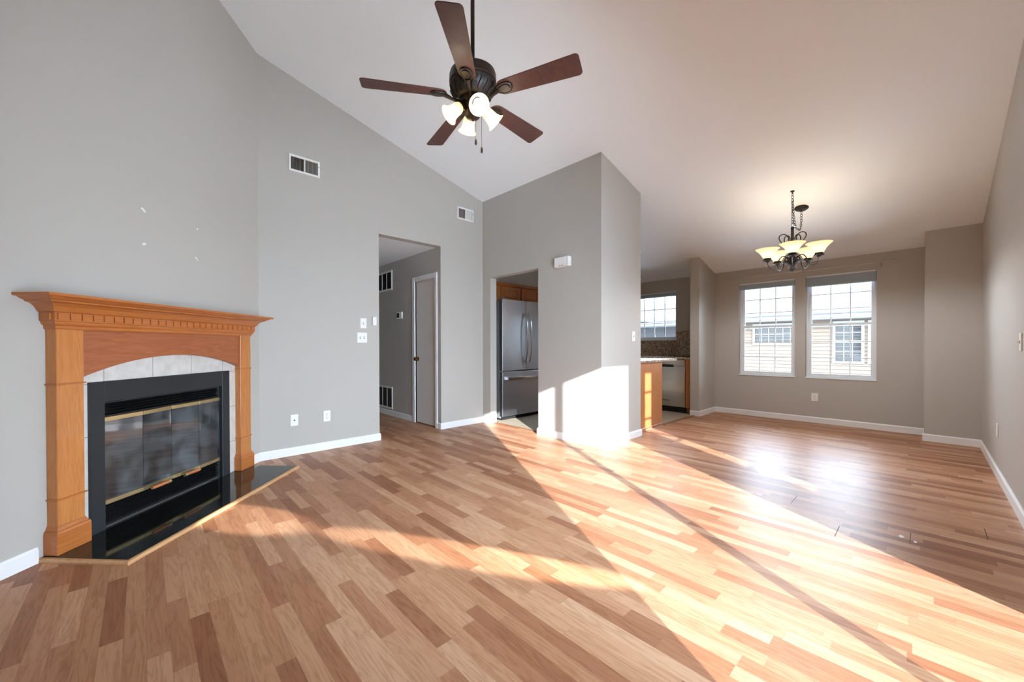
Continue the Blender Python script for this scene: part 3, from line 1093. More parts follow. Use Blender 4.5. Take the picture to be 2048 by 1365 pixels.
lv.box((IL, 0.022, 0.70), (IR_, 0.026, IT))
lv.box((IL, -0.018, 0.697), (IR_, 0.0, 0.705))
lv.build('louver', M['louver'], fp)
lv = MB()
for k in range(6):
    zz = 0.048 + k * 0.0195
    mx = Matrix.Translation(((IL + IR_) / 2, 0.004, zz)) @ Matrix.Rotation(R(-35), 4, 'X')
    lv.cbox((0, 0, 0), (IR_ - IL, 0.024, 0.002), mx)
lv.box((IL, 0.024, HZ), (IR_, 0.028, 0.17))
lv.build('louver', M['louver'], fp)
# four folding glass doors
cuts = [IL + 0.006, 2.440, 2.668, 2.897, IR_ - 0.006]
vin = [0.004, 0.016, 0.004, 0.016, 0.004]
for k in range(4):
    a, b = cuts[k] + 0.0015, cuts[k + 1] - 0.0015
    va, vb = vin[k], vin[k + 1]

    def slab(z0, z1, f0, f1):
        vs_ = [(a, -va - f1, z0), (b, -vb - f1, z0), (b, -vb - f0, z0), (a, -va - f0, z0), (a, -va - f1, z1), (b, -vb - f1, z1), (b, -vb - f0, z1), (a, -va - f0, z1)]
        return MB().add(vs_, [(0, 3, 2, 1), (4, 5, 6, 7), (0, 1, 5, 4), (1, 2, 6, 5), (2, 3, 7, 6), (3, 0, 4, 7)])
    gd = slab(0.168, 0.693, -0.002, 0.003).build('glass_door', M['smoked'], fp, label='smoked glass folding panel')
    for z0, z1 in ((0.668, 0.694), (0.165, 0.190)):
        slab(z0, z1, -0.004, 0.008).build('brass_rail', M['brass'], gd, 0.001, 1)
for (u, s_) in ((2.615, -1), (2.720, 1)):
    u0, u1 = (u, u - 0.145) if s_ < 0 else (u, u + 0.145)
    h = MB().tube([(u0 + s_ * 0.03, -0.052, 0.172), (u1 , -0.052, 0.172)], 0.0105, 10)
    ho = h.build('handle', M['handle_wood'], fp, label='turned orange wood handle')
    MB().tube([(u0 + s_ * 0.006, -0.052, 0.172), (u0 + s_ * 0.03, -0.052, 0.172)], 0.013, 10).tube([(u0 + s_ * 0.018, -0.018, 0.176), (u0 + s_ * 0.018, -0.052, 0.172)], 0.006, 8).build('handle_post', M['brass'], ho)

# hearth slab with wood edging
hr = thing('hearth', 'low black granite hearth slab with tan wood edging in front of the fireplace', 'hearth', (droot_loc[0], droot_loc[1], 0), droot_rz)
HL, HR_, HV = 1.893, 3.452, 0.480
MB().box(*fb((HL, 0.002, 0.0), (HR_, HV, HZ - 0.0005))).build('granite_slab', M['blackgranite'], hr, 0.001, 1)


def quarter(p, q_, n_):
    """quarter round along p->q, n_ outward; mitred ends by simple extension"""
    m_ = MB()
    pts = [(0, 0), (0.020, 0), (0.020, 0.008), (0.017, 0.015), (0.011, 0.019), (0.0, 0.020)]
    P0, P1 = Vector((p[0], -p[1], 0)), Vector((q_[0], -q_[1], 0))
    N = Vector((n_[0], -n_[1], 0))
    vs_ = []
    dr = (P1 - P0).normalized()
    for base_, sg in ((P0, q_[2]), (P1, q_[3])):
        for (o_, z_) in pts:
            vs_.append(base_ + N * o_ + dr * (o_ * sg) + Vector((0, 0, z_)))
    k_ = len(pts)
    fs_ = [(i, (i + 1) % k_, k_ + (i + 1) % k_, k_ + i) for i in range(k_)] + [tuple(range(k_)), tuple(k_ + i for i in range(k_))]
    return m_.add(vs_, fs_)


quarter((HL, 0.0), (HL, HV, 0, 1), (-1, 0)).build('edging', M['trimwood'], hr)
quarter((HL, HV), (HR_, HV, -1, 1), (0, 1)).build('edging', M['trimwood'], hr)

# ------------------------------------------------------------------ ceiling fan
FX, FY, FZ = 1.517, 1.858, 2.630
fan = thing('ceiling_fan', 'five blade ceiling fan with dark bronze motor and lit glass shades', 'ceiling fan', (FX, FY, FZ))
zt = cz(FX) - FZ
cmx = Matrix.Translation((0, 0, zt)) @ Matrix.Rotation(math.atan(0.256), 4, 'Y')
MB().lathe([(0.0, 0.0), (0.070, 0.0), (0.070, -0.012), (0.060, -0.045), (0.030, -0.075), (0.016, -0.080), (0, -0.080)], 28, cmx).build('canopy', M['bronze'], fan)
MB().tube([(0, 0, 0.22), (0, 0, zt - 0.03)], 0.0125, 14).build('downrod', M['bronze'], fan)
mt_ = MB().lathe([(0.0, 0.215), (0.026, 0.215), (0.028, 0.195), (0.034, 0.182), (0.075, 0.176), (0.122, 0.168), (0.139, 0.155), (0.1435, 0.140), (0.1435, 0.100),
                  (0.1435, 0.098), (0.137, 0.094), (0.137, 0.086), (0.142, 0.082), (0.138, 0.066), (0.126, 0.040), (0.106, 0.014), (0.085, 0.000), (0.060, -0.004), (0.0, -0.004)], 48)
mt_.build('motor_housing', M['bronze'], fan, ang=24)
# openwork vents on the lower cone of the motor
vt, rb_ = MB(), MB()


def cone(t_, a_, lift=0.001):
    pts_ = [(0.1405, 0.076), (0.138, 0.066), (0.126, 0.040), (0.106, 0.014), (0.092, 0.004)]
    t_ = t_ * (len(pts_) - 1)
    i_ = min(int(t_), len(pts_) - 2)
    f_ = t_ - i_
    rr_ = pts_[i_][0] * (1 - f_) + pts_[i_ + 1][0] * f_ + lift
    zz_ = pts_[i_][1] * (1 - f_) + pts_[i_ + 1][1] * f_ - lift
    return Vector((rr_ * math.cos(a_), rr_ * math.sin(a_), zz_))


NV = 18
for k in range(NV):
    a = 2 * math.pi * k / NV
    for (t0, t1, w0, w1) in ((0.16, 0.44, 0.120, 0.030), (0.50, 0.80, 0.030, 0.130)):
        n_ = 4
        q_ = [(t0 + (t1 - t0) * i / n_, w0 + (w1 - w0) * i / n_) for i in range(n_ + 1)]
        for (ta, wa), (tb, wb) in zip(q_, q_[1:]):
            vt.add([cone(ta, a - wa), cone(ta, a + wa), cone(tb, a + wb), cone(tb, a - wb)], [(0, 1, 2, 3)])
    rb_.tube([cone(0.10 + 0.8 * i / 6, a + math.pi / NV + 0.05 * math.sin(math.pi * 2 * i / 6), 0.002) for i in range(7)], 0.0035, 5)
vt.build('vent_slot', M['rubber'], fan)
rb_.build('vent_rib', M['bronze'], fan)
MB().lathe([(0.0, -0.002), (0.064, -0.002), (0.070, -0.008), (0.068, -0.022), (0.054, -0.030), (0.0, -0.030)], 28).build('flywheel', M['bronze'], fan)
PH = 3.86026
BP = R(-13)
for k in range(5):
    a = PH + k * 2 * math.pi / 5
    mx = Matrix.Rotation(a, 4, 'Z')
    tl = mx @ Matrix.Translation((0, 0, 0.018)) @ Matrix.Rotation(BP, 4, 'X')
    # blade outline (x outward)
    r0, r1, w0, w1, rc = 0.165, 0.660, 0.052, 0.068, 0.022
    out = []
    for (cx, cy, a0, a1) in ((r1 - rc, w1 - rc, 90, 0), (r1 - rc, -w1 + rc, 0, -90)):
        for i in range(6):
            an = R(a0 + (a1 - a0) * i / 5)
            out.append((cx + rc * math.cos(an), cy + rc * math.sin(an)))
    for i in range(9):
        an = R(-90 - 180 * i / 8)
        out.append((r0 + 0.045 + 0.050 * math.cos(an), w0 * math.sin(an)))
    bl = MB().prism(out, 0.0, 0.006, 'xy', tl).build('blade', M['blade'], fan, 0.0015, 1)
    # iron
    ir = MB()
    ir.tube([mx @ Vector((0.055, 0, -0.016)), mx @ Vector((0.090, 0, -0.020)), mx @ Vector((0.130, 0, -0.008)), mx @ Vector((0.172, 0, 0.010))], [0.011, 0.009, 0.009, 0.013], 8)
    leaf = []
    for i in range(24):
        an = 2 * math.pi * i / 24
        x = 0.205 + 0.050 * math.cos(an)
        leaf.append((x, (0.034 + 0.010 * math.cos(an)) * math.sin(an)))
    ir.prism(leaf, -0.006, 0.0, 'xy', tl)
    leaf2 = [(0.208 + (x - 0.205) * 0.72, y * 0.70) for x, y in leaf]
    ir.prism(leaf2, -0.011, -0.006, 'xy', tl)
    ir.tube([tl @ Vector((x, y, -0.006)) for x, y in leaf], 0.004, 6, True)
    ir.build('blade_bracket', M['bronze'], fan, ang=30)
lk = MB().lathe([(0.0, -0.026), (0.046, -0.026), (0.052, -0.032), (0.052, -0.050), (0.046, -0.060), (0.050, -0.066), (0.050, -0.092), (0.040, -0.108), (0.020, -0.116), (0.008, -0.120), (0.007, -0.130), (0, -0.131)], 28)
kit = lk.build('light_kit', M['bronze'], fan)
A0 = 1.13069 + math.pi
for k in range(4):
    a = A0 + k * math.pi / 2
    ax = Vector((math.cos(a) * math.sin(R(48)), math.sin(a) * math.sin(R(48)), -math.cos(R(48))))
    mouth = Vector((0.150 * math.cos(a), 0.150 * math.sin(a), -0.119))
    L = 0.108
    neck = mouth - ax * L
    qq = ax.to_track_quat('Z', 'Y').to_matrix().to_4x4()
    mx = Matrix.Translation(neck) @ qq
    arm = MB().tube([Vector((0.040 * math.cos(a), 0.040 * math.sin(a), -0.038)), neck - ax * 0.012, neck + ax * 0.004], 0.009, 8)
    arm.lathe([(0.0, -0.012), (0.020, -0.012), (0.026, -0.004), (0.028, 0.018), (0.0, 0.018)], 18, mx)
    arm.build('socket_arm', M['bronze'], fan)
    pr = [(0.024, 0.004), (0.030, 0.016), (0.035, 0.032), (0.037, 0.055), (0.040, 0.075), (0.047, 0.095), (0.057, 0.106), (0.060, L)]
    sh = MB().lathe(pr + [(r - 0.0035, z) for r, z in pr[::-1]], 28, mx).build('glass_shade', M['fanglass'], fan)
    MB().lathe([(0.0, 0.018), (0.012, 0.020), (0.014, 0.034), (0.022, 0.050), (0.026, 0.066), (0.022, 0.082), (0.010, 0.092), (0, 0.094)], 16, mx).build('bulb', M['bulb'], sh)
    pl = bpy.data.lights.new('fan_bulb_light', 'POINT')
    pl.energy = 0.6
    pl.color = (1.0, 0.90, 0.74)
    pl.shadow_soft_size = 0.05
    po = bpy.data.objects.new('fan_bulb_light', pl)
    COL.objects.link(po)
    po.location = Vector((FX, FY, FZ)) + mouth + ax * 0.035
for (x, y, z1) in ((-0.018, -0.050, -0.265), (0.026, -0.052, -0.300)):
    MB().tube([(x, y, -0.09), (x, y, z1)], 0.0013, 6).build('pull_chain', M['bronze'], fan)
    MB().lathe([(0, 0.0), (0.005, -0.003), (0.007, -0.012), (0.007, -0.028), (0.004, -0.036), (0, -0.037)], 12, Matrix.Translation((x, y, z1))).build('pull_fob', M['bronze'], fan)

# ------------------------------------------------------------------ chandelier
CX, CY = 5.311, 0.972
CZ = cz(CX)
ch = thing('chandelier', 'five light dark iron chandelier with marbled bowl shades on a swagged chain', 'chandelier', (CX, CY, 0))
MB().lathe([(0, CZ + 0.004), (0.020, CZ + 0.004), (0.018, CZ - 0.006), (0.006, CZ - 0.014), (0.004, CZ - 0.03), (0, CZ - 0.03)], 16).build('ceiling_hook', M['iron'], ch)


def links(mbx, pts, pitch=0.030, rl=0.0105, rt=0.0024):
    seg_l = [(Vector(b) - Vector(a)).length for a, b in zip(pts, pts[1:])]
    tot = sum(seg_l)
    n = max(1, int(tot / pitch))
    for i in range(n):
        s_ = (i + 0.5) / n * tot
        j = 0
        while s_ > seg_l[j] and j < len(seg_l) - 1:
            s_ -= seg_l[j]
            j += 1
        a, b = Vector(pts[j]), Vector(pts[j + 1])
        t_ = (b - a).normalized()
        c = a + t_ * s_
        sd_ = t_.orthogonal().normalized()
        if i % 2:
            sd_ = t_.cross(sd_)
        ring = []
        hl = pitch * 0.66
        for q_ in range(12):
            an = 2 * math.pi * q_ / 12
            ring.append(c + sd_ * (rl * math.cos(an)) + t_ * (hl * math.sin(an)))
        mbx.tube(ring, rt, 5, True)


chn = MB()
links(chn, [(0, 0, CZ - 0.02), (0, 0, 2.425)])
CAN = Vector((5.687 - CX, 0.957 - CY, cz(5.687)))
sw = [(CAN.x, CAN.y, CAN.z - 0.045), (CAN.x - 0.005, CAN.y, 2.55), (CAN.x - 0.05, CAN.y, 2.455), (CAN.x - 0.12, CAN.y, 2.425), (0.17, 0, 2.44), (0.09, 0, 2.50), (0.03, 0, 2.60), (0.008, 0, 2.72)]
links(chn, sw)
chn.build('chain', M['iron'], ch)
mx = Matrix.Translation(CAN) @ Matrix.Rotation(math.atan(0.256), 4, 'Y')
MB().lathe([(0, 0.0), (0.066, 0.0), (0.068, -0.006), (0.060, -0.016), (0.050, -0.020), (0.046, -0.027), (0.030, -0.034), (0.012, -0.038), (0.008, -0.050), (0, -0.050)], 28, mx).build('canopy', M['iron'], ch)
MB().lathe([(0, 2.432), (0.010, 2.430), (0.036, 2.424), (0.040, 2.418), (0.030, 2.414), (0.010, 2.412), (0, 2.412)], 20).build('glass_collar', M['pane'], ch)
MB().lathe([(0, 2.420), (0.014, 2.418), (0.016, 2.400), (0.013, 2.390), (0.013, 2.300), (0.016, 2.29), (0.013, 2.28), (0.014, 2.12), (0.024, 2.105), (0.028, 2.085), (0.022, 2.065), (0.030, 2.050),
             (0.082, 2.046), (0.085, 2.038), (0.060, 2.026), (0.040, 2.012), (0.020, 2.000), (0.024, 1.990), (0.034, 1.975), (0.034, 1.960), (0.024, 1.945), (0.012, 1.938), (0.007, 1.930), (0.007, 1.915), (0, 1.912)], 24).build('centre_column', M['iron'], ch)
for k in range(5):
    a = 9.60807 + k * 2 * math.pi / 5
    mx = Matrix.Rotation(a, 4, 'Z')

    def sp(pts, r, n=6):
        P = [Vector((p[0], 0, p[1])) for p in pts]
        res = []
        for i in range(len(P) - 1):
            p0, p1, p2, p3 = P[max(i - 1, 0)], P[i], P[i + 1], P[min(i + 2, len(P) - 1)]
            for j in range(n):
                t_ = j / n
                res.append(0.5 * ((2 * p1) + (-p0 + p2) * t_ + (2 * p0 - 5 * p1 + 4 * p2 - p3) * t_ * t_ + (-p0 + 3 * p1 - 3 * p2 + p3) * t_ ** 3))
        res.append(P[-1])
        return MB().tube(res, r, 8, mx=mx)
    sp([(0.030, 2.035), (0.050, 2.080), (0.085, 2.100), (0.118, 2.070), (0.140, 2.010), (0.170, 1.972), (0.205, 1.976), (0.229, 2.010), (0.232, 2.050)], 0.0055).build('arm', M['iron'], ch)
    sp([(0.016, 2.10), (0.040, 2.165), (0.085, 2.230), (0.120, 2.285), (0.117, 2.325), (0.085, 2.342), (0.055, 2.328), (0.036, 2.295), (0.040, 2.265)], 0.0050).build('scroll', M['iron'], ch)
    cm = Matrix.Translation((0.232 * math.cos(a), 0.232 * math.sin(a), 0))
    MB().lathe([(0, 2.042), (0.012, 2.044), (0.020, 2.056), (0.044, 2.060), (0.046, 2.066), (0.034, 2.070), (0.036, 2.086), (0.030, 2.092), (0, 2.092)], 20, cm).build('candle_cup', M['iron'], ch)
    pr = [(0.026, 2.084), (0.036, 2.088), (0.044, 2.100), (0.052, 2.118), (0.066, 2.142), (0.086, 2.166), (0.106, 2.184), (0.114, 2.190)]
    s_ = MB().lathe([(0, 2.086)] + pr + [(r - 0.004, z + 0.002) for r, z in pr[::-1]] + [(0, 2.089)], 30, cm).build('bowl_shade', M['chglass'], ch)
    MB().lathe([(0, 2.092), (0.012, 2.094), (0.014, 2.108), (0.024, 2.128), (0.026, 2.142), (0.018, 2.158), (0, 2.164)], 14, cm).build('bulb', M['bulb'], s_)
    pl = bpy.data.lights.new('chandelier_bulb_light', 'POINT')
    pl.energy = 1.05
    pl.color = (1.0, 0.86, 0.64)
    pl.shadow_soft_size = 0.04
    po = bpy.data.objects.new('chandelier_bulb_light', pl)
    COL.objects.link(po)
    po.location = (CX + 0.232 * math.cos(a), CY + 0.232 * math.sin(a), 2.150)
    # added spot below each bowl, a cool fill for the dining walls
    pl = bpy.data.lights.new('chandelier_fill_spot', 'SPOT')
    pl.energy = 6.2
    pl.color = (0.93, 0.97, 1.0)
    pl.spot_size = R(176)
    pl.spot_blend = 0.35
    pl.shadow_soft_size = 0.10
    po = bpy.data.objects.new('chandelier_fill_spot', pl)
    COL.objects.link(po)
    po.location = (CX + 0.30 * math.cos(a), CY + 0.30 * math.sin(a), 2.02)

# ceiling bits seen past the corner wall
mx = Matrix.Rotation(math.atan(0.256), 4, 'Y')
dt = thing('smoke_detector', 'white round detector on the kitchen ceiling, half hidden by the corner wall', 'smoke detector', (5.98, 3.13, cz(5.98)))
MB().lathe([(0, 0), (0.07, 0), (0.07, -0.018), (0.058, -0.034), (0, -0.036)], 28, mx).build('cover', M['plastic'], dt)
hk = MB().tube([(0, 0, 0.0), (0, 0, -0.02), (0.010, 0, -0.034), (0.004, 0, -0.048), (-0.010, 0, -0.040)], 0.004, 6).build('ceiling_hook', M['iron'])
hk.location = (6.867, 3.505, cz(6.867))
tag(hk, 'tiny dark ceiling hook above the kitchen window beside the corner wall', 'hook')

# ------------------------------------------------------------------ kitchen
# refrigerator
FXL, FXR, FYF = 3.955, 4.975, 4.17
rf = thing('refrigerator', 'stainless french door refrigerator seen through the kitchen doorway', 'refrigerator', (FXL, FYF, 0))
FW = FXR - FXL
MB().box((0.006, 0.065, 0.03), (FW - 0.006, 0.80, 1.795)).build('body', M['fridge_side'], rf, 0.004, 1)
MB().box((0.03, 0.05, 0.004), (FW - 0.03, 0.70, 0.06)).build('toe_grille', M['rubber'], rf)
mid = FW / 2


def door_panel(x0, x1, z0, z1, name, bow=0.012):
    poly = []
    n = 8
    for i in range(n + 1):
        t_ = i / n
        poly.append((x0 + (x1 - x0) * t_, -bow * (1 - (2 * t_ - 1) ** 2)))
    poly += [(x1, 0.060), (x0, 0.060)]
    return MB().prism(poly, z0, z1, 'xy', smooth=False).build(name, M['steel'], rf, 0.004, 2)


for (x0, x1, hx, sg) in ((0.0, mid - 0.003, mid - 0.046, 1), (mid + 0.003, FW, mid + 0.046, -1)):
    dd = door_panel(x0, x1, 0.745, 1.812, 'door')
    pts = []
    for i in range(17):
        t_ = i / 16
        z = 0.86 + 0.77 * t_
        pts.append((hx, -0.022 - 0.050 * math.sin(math.pi * t_) ** 0.6, z))
    hm = MB()
    for sx_ in (-0.011, 0.011):
        pass
    hm.tube(pts, 0.013, 10)
    hm.build('door_handle', M['steel_h'], dd)
    MB().box((x0 + (0.02 if sg > 0 else x1 - x0 - 0.11), 0.01, 1.812), (x0 + (0.11 if sg > 0 else x1 - x0 - 0.02), 0.09, 1.832)).build('hinge_cover', M['fridge_side'], dd)
fd = door_panel(0.0, FW, 0.062, 0.728, 'freezer_drawer', 0.016)
pts = [(0.075 + (FW - 0.15) * i / 16, -0.030 - 0.035 * math.sin(math.pi * (0.08 + 0.84 * i / 16)) ** 0.7, 0.628) for i in range(17)]
hm = MB()
vs, fs = [], []
for p in pts:
    for (dy, dz) in ((0.010, -0.020), (-0.004, -0.022), (-0.008, 0.0), (-0.004, 0.022), (0.010, 0.020)):
        vs.append((p[0], p[1] + dy, p[2] + dz))
for i in range(16):
    for j in range(5):
        j2 = (j + 1) % 5
        fs.append((i * 5 + j, i * 5 + j2, (i + 1) * 5 + j2, (i + 1) * 5 + j))
fs += [(0, 1, 2, 3, 4), tuple(16 * 5 + j for j in range(5))]
hm.add(vs, fs, True)
for x in (0.095, FW - 0.095):
    hm.box((x - 0.012, -0.045, 0.612), (x + 0.012, 0.002, 0.644))
hm.build('drawer_handle', M['steel_h'], fd)

# wall cabinet over the refrigerator


def raised_door(parent, x0, x1, z0, z1, y, m, name='door'):
    st = 0.055
    f = MB().box((x0, y, z0), (x0 + st, y + 0.02, z1)).box((x1 - st, y, z0), (x1, y + 0.02, z1))
    f.box((x0 + st, y, z0), (x1 - st, y + 0.02, z0 + st)).box((x0 + st, y, z1 - st), (x1 - st, y + 0.02, z1))
    o = f.build(name, m, parent, 0.002, 1)
    p = MB().box((x0 + st, y + 0.010, z0 + st), (x1 - st, y + 0.016, z1 - st))
    i = 0.022
    a = (x0 + st, x1 - st, z0 + st, z1 - st)
    vs_ = [(a[0], y + 0.010, a[2]), (a[1], y + 0.010, a[2]), (a[1], y + 0.010, a[3]), (a[0], y + 0.010, a[3]),
           (a[0] + i, y + 0.001, a[2] + i), (a[1] - i, y + 0.001, a[2] + i), (a[1] - i, y + 0.001, a[3] - i), (a[0] + i, y + 0.001, a[3] - i)]
    p.add(vs_, [(4, 5, 6, 7), (0, 1, 5, 4), (1, 2, 6, 5), (2, 3, 7, 6), (3, 0, 4, 7)])
    p.build('raised_panel', m, o)
    return o


wc = thing('wall_cabinet', 'oak wall cabinet with raised panel doors above the refrigerator', 'cabinet', (XB + TH + 0.005, 4.55, 0))
CWD = 1.60
MB().box((0.0, 0.02, 1.838), (CWD, 0.44, 2.150)).build('body', M['oak_c'], wc)
cm_ = MB().prism([(0.02, 2.085), (-0.012, 2.105), (-0.020, 2.118), (0.02, 2.118)], 0.0, CWD, 'yz')
cm_.build('crown_moulding', M['oak_c'], wc)
for (a, b) in ((0.03, 0.42), (0.47, 0.895), (0.945, 1.37)):
    raised_door(wc, a, b, 1.842, 2.078, 0.0, M['oak_c'])

# peninsula
pn = thing('peninsula_cabinet', 'oak kitchen peninsula with sunlit end panel beside the corner wall', 'cabinet', (XCE + 0.004, 2.468, 0))
PL = 5.440 - XCE - 0.004
MB().box((0.0, 0.0, 0.006), (PL, 0.60, 0.888)).build('body', M['oak_v'], pn, 0.002, 1)
MB().box((0.0, -0.012, 0.006), (PL, 0.0, 0.030)).build('base_moulding', M['oak_c'], pn, 0.003, 1)
raised_door(pn, 0.0, 0.0, 0, 0, 0, M['oak_v']) if False else None
ct = MB()
poly = [(XCE + 0.004, 2.440), (5.86, 2.440), (5.885, 2.452), (5.898, 2.478), (5.898, 3.05), (5.885, 3.076), (5.86, 3.088), (XCE + 0.004, 3.088)]
ct.prism(poly, 0.889, 0.921)
tag(ct.build('countertop', M['granite'], None, 0.004, 2), 'speckled granite countertop overhanging the oak peninsula', 'countertop')
# counter along the window wall
DWX = 6.55
dw = thing('dishwasher', 'stainless dishwasher under the window wall counter', 'dishwasher', (DWX, 3.20, 0), F_WEST)
MB().box((0.005, 0.03, 0.10), (0.602, 0.58, 0.872)).build('body', M['fridge_side'], dw)
dpn = []
for i in range(9):
    t_ = i / 8
    dpn.append((-0.016 * math.sin(math.pi * t_) ** 0.8, 0.105 + (0.775 - 0.105) * t_))
poly = [(y, z) for y, z in dpn] + [(0.03, 0.775), (0.03, 0.105)]
dd = MB().prism(poly, 0.004, 0.604, 'yz', smooth=False).build('door', M['steel_dw'], dw, 0.002, 1)
MB().box((0.004, -0.012, 0.778), (0.604, 0.03, 0.880)).build('control_panel', M['steel_dw'], dw, 0.003, 1)
MB().box((0.18, -0.018, 0.760), (0.42, -0.006, 0.800)).build('pocket_handle', M['rubber'], dw)
MB().box((0.01, 0.06, 0.004), (0.60, 0.10, 0.10)).build('toe_kick', M['rubber'], dw)
cu = bpy.data.curves.new('badge', 'FONT')
cu.body = 'Whirlpool'
cu.size = 0.028
cu.extrude = 0.0006
cu.align_x = 'CENTER'
to = bpy.data.objects.new('badge_tmp', cu)
COL.objects.link(to)
dg = bpy.context.evaluated_depsgraph_get()
tm = bpy.data.meshes.new_from_object(to.evaluated_get(dg))
bpy.data.objects.remove(to)
bd = bpy.data.objects.new('badge', tm)
tm.materials.clear()
tm.materials.append(M['slot'])
COL.objects.link(bd)
bd.parent = dd
bd.location = (0.30, -0.0125, 0.195)
bd.rotation_euler = (R(90), 0, 0)
fl = thing('base_cabinet', 'oak filler panel between the dishwasher and the wing wall', 'cabinet', (DWX, 2.595, 0), F_WEST)
MB().box((0.004, 0.0, 0.10), (0.094, 0.60, 0.886)).build('body', M['oak_v'], fl, 0.002, 1)
MB().box((0.004, 0.05, 0.005), (0.094, 0.10, 0.10)).build('toe_kick', M['oak_c'], fl)
b2 = thing('base_cabinet', 'oak base cabinet under the kitchen window', 'cabinet', (DWX, 4.95, 0), F_WEST)
MB().box((0.0, 0.02, 0.10), (1.742, 0.60, 0.886)).build('body', M['oak_v'], b2)
for k in range(4):
    raised_door(b2, 0.02 + k * 0.43, 0.43 + k * 0.43, 0.12, 0.86, 0.0, M['oak_v'])
MB().box((0.0, 0.07, 0.005), (1.742, 0.12, 0.10)).build('toe_kick', M['oak_c'], b2)
tag(MB().box((DWX - 0.03, 2.500, 0.889), (XW - 0.001, 4.96, 0.921)).build('countertop', M['granite'], None, 0.004, 2),
    'granite countertop along the window wall above the dishwasher', 'countertop')
bs = MB().box((XW - 0.022, 2.500, 0.9215), (XW - 0.001, 2.985, 1.372)).box((XW - 0.022, 2.985, 0.9215), (XW - 0.001, 4.96, 1.205))
tag(bs.build('backsplash', M['granite'], None, 0.002, 1), 'tall granite backsplash round the kitchen window', 'backsplash')

# ------------------------------------------------------------------ outside
stru(MB().box((-30, -40, -0.40), (60, 50, -0.30)).build('ground', M['ground']), 'ground outside', 'ground')
stru(MB().box((-1.2, -3.4, -0.20), (7.3, -0.58, -0.10)).build('trim_3', M['bounce_deck']), 'unseen pale deck added outside the patio door to bounce light', 'deck')


def siding(name, col):
    m = mat(name, col, 0.7)
    return m


M['siding'] = siding('tan_lap_siding', sr(76, 62, 49))
M['siding_shade'] = siding('shade_grey_siding', sr(52, 49, 48))  # shade of the recessed wall put into the siding colour
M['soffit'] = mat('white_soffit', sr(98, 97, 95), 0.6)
M['house_glass'] = mat('dark_house_glass', sr(30, 31, 32), 0.08, spec=0.8)


def shingle():
    m = mat('grey_roof_shingle', sr(168, 164, 160), 0.9)
    k = NT(m)
    v = k.coord((1, 1, 1))
    br = k.n('ShaderNodeTexBrick')
    br.inputs['Scale'].default_value = 1.0
    br.inputs['Color1'].default_value = sr(52, 52, 53)
    br.inputs['Color2'].default_value = sr(60, 60, 61)
    br.inputs['Mortar'].default_value = sr(42, 42, 43)
    br.inputs['Mortar Size'].default_value = 0.006
    br.inputs['Brick Width'].default_value = 0.3
    br.inputs['Row Height'].default_value = 0.13
    mp = k.coord((1, 1, 1), (0, 0, R(90)))
    k.l(mp, br.inputs['Vector'])
    n = k.noise(v, 3.0, 4)
    k.l(k.mix(k.math('MULTIPLY', n, 0.5), br.outputs[0], sr(70, 70, 71)), k.b.inputs['Base Color'])
    return m


M['shingle'] = shingle()
XH = 14.5
hs = thing('neighbour_house', 'tan lap sided house with grey shingle roof seen through the dining windows', 'house', (XH, 0, 0))
# lapped siding as real courses
sid = MB()
for k in range(22):
    z0 = -0.30 + k * 0.105
    sid.prism([(0.0, z0), (-0.028, z0), (-0.004, z0 + 0.105), (0.0, z0 + 0.105)], -7.0, 5.2, 'xz')
sid.box((0.0, -7.0, -0.3), (5.8, 5.2, 2.01))
sid.build('wall', M['siding'], hs, label='tan lap siding')
sid = MB()
for k in range(22):
    z0 = -0.30 + k * 0.105
    sid.prism([(0.9, z0), (0.872, z0), (0.896, z0 + 0.105), (0.9, z0 + 0.105)], 5.2, 12.0, 'xz')
sid.box((0.9, 5.2, -0.3), (5.8, 12.0, 2.01))
sid.build('wall', M['siding_shade'], hs, label='lap siding with shade put into its grey')
MB().box((-0.42, -7.2, 1.84), (0.9, 12.0, 1.875)).build('soffit', M['soffit'], hs)
gt = MB().prism([(-0.42, 1.86), (-0.50, 1.89), (-0.52, 1.955), (-0.40, 1.955)], -7.2, 12.0, 'xz')
gt.build('gutter', M['soffit'], hs)
MB().box((-0.43, -7.2, 1.85), (-0.40, 12.0, 2.02)).build('fascia', M['soffit'], hs)
MB().prism([(-0.46, 2.005), (0.9, 2.42), (1.5, 2.42), (1.5, 1.98), (-0.46, 1.97)], -7.4, 12.2, 'xz').build('porch_roof', M['shingle'], hs)
MB().prism([(0.9, 2.40), (4.6, 3.75), (8.3, 2.40), (8.3, 2.02), (0.9, 2.02)], -7.4, 12.2, 'xz').build('roof', M['shingle'], hs)
gr_ = MB()
gr_.prism([(6.9, 2.0), (8.6, 3.3), (10.3, 2.0)], -0.6, 3.0, 'yz')
gr_.build('cross_gable', M['shingle'], hs)


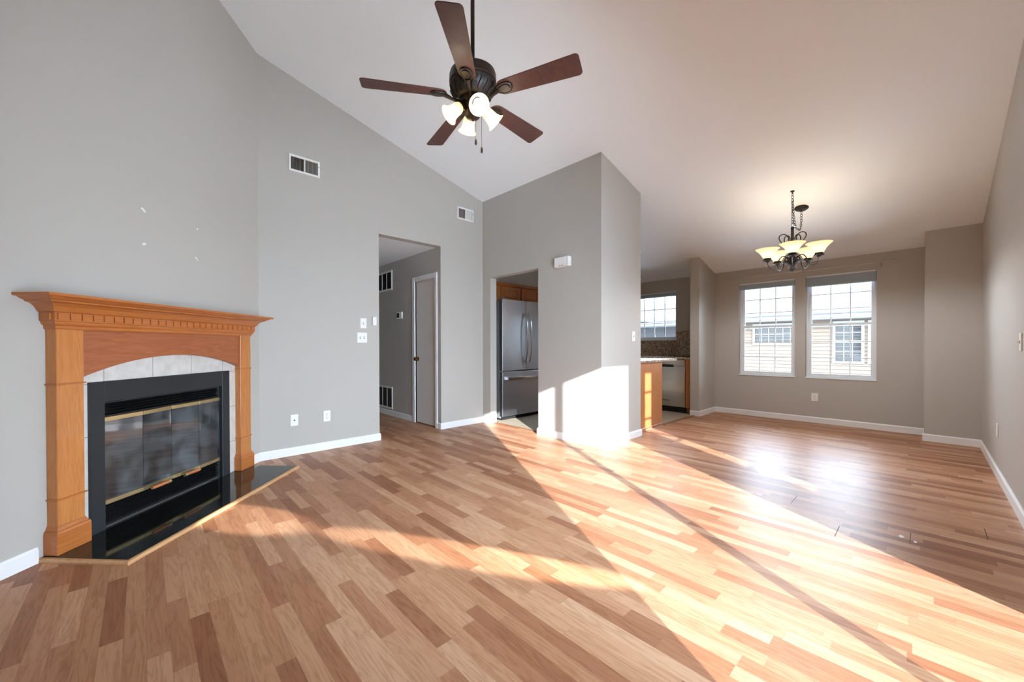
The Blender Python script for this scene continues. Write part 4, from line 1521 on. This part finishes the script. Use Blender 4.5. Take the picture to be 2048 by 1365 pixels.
def house_window(y0, y1, z0, z1, nx, nz, zm=None):
    W = y1 - y0
    f = MB()
    t_ = 0.06
    f.box((-0.05, y0, z0), (0.0, y0 + t_, z1)).box((-0.05, y1 - t_, z0), (0.0, y1, z1)).box((-0.05, y0 + t_, z0), (0.0, y1 - t_, z0 + t_)).box((-0.05, y0 + t_, z1 - t_), (0.0, y1 - t_, z1))
    if zm:
        f.box((-0.045, y0 + t_, zm - 0.03), (0.0, y1 - t_, zm + 0.03))
    for k in range(1, nx):
        yy = y0 + t_ + (W - 2 * t_) * k / nx
        f.box((-0.036, yy - 0.007, z0 + t_), (-0.02, yy + 0.007, z1 - t_))
    for k in range(1, nz):
        zz = z0 + t_ + (z1 - z0 - 2 * t_) * k / nz
        f.box((-0.036, y0 + t_, zz - 0.007), (-0.02, y1 - t_, zz + 0.007))
    o_ = f.build('window', M['soffit'], hs)
    MB().box((-0.026, y0 + t_, z0 + t_), (-0.018, y1 - t_, z1 - t_)).build('pane', M['house_glass'], o_)
    c_ = MB()
    n = 14
    for i in range(n):
        yy = y0 + t_ + (W - 2 * t_) * i / n
        if i % 2 == 0:
            c_.box((-0.0175, yy, z0 + (z1 - z0) * 0.35), (-0.012, yy + (W - 2 * t_) / n * 0.9, z1 - t_))
    return o_


house_window(2.45, 3.66, 1.12, 1.78, 6, 2)
house_window(1.08, 1.73, 0.60, 1.78, 3, 4, 1.21)
house_window(0.36, 1.01, 0.60, 1.78, 3, 4, 1.21)

random.seed(9)  # unseen rise added to keep low sky out of the floor reflections
hp = [(50.0, -0.3)]
hb = MB()
ys_ = [-60 + 4 * i for i in range(36)]
for (ya_, yb_) in zip(ys_, ys_[1:]):
    ha_, hb_ = 8.5 + 1.3 * math.sin(ya_ * 0.21) + 0.8 * math.sin(ya_ * 0.63), 8.5 + 1.3 * math.sin(yb_ * 0.21) + 0.8 * math.sin(yb_ * 0.63)
    hb.add([(42, ya_, -0.4), (42, yb_, -0.4), (52, yb_, hb_), (52, ya_, ha_), (75, ya_, -0.4), (75, yb_, -0.4)], [(0, 1, 2, 3), (3, 2, 5, 4)], True)
M['sky_block'] = mat('sky_block_rise', sr(70, 68, 64), 0.95)
stru(hb.build('ground_sky_block', M['sky_block']), 'unseen rise added behind the neighbouring house to block low sky', 'sky_block')
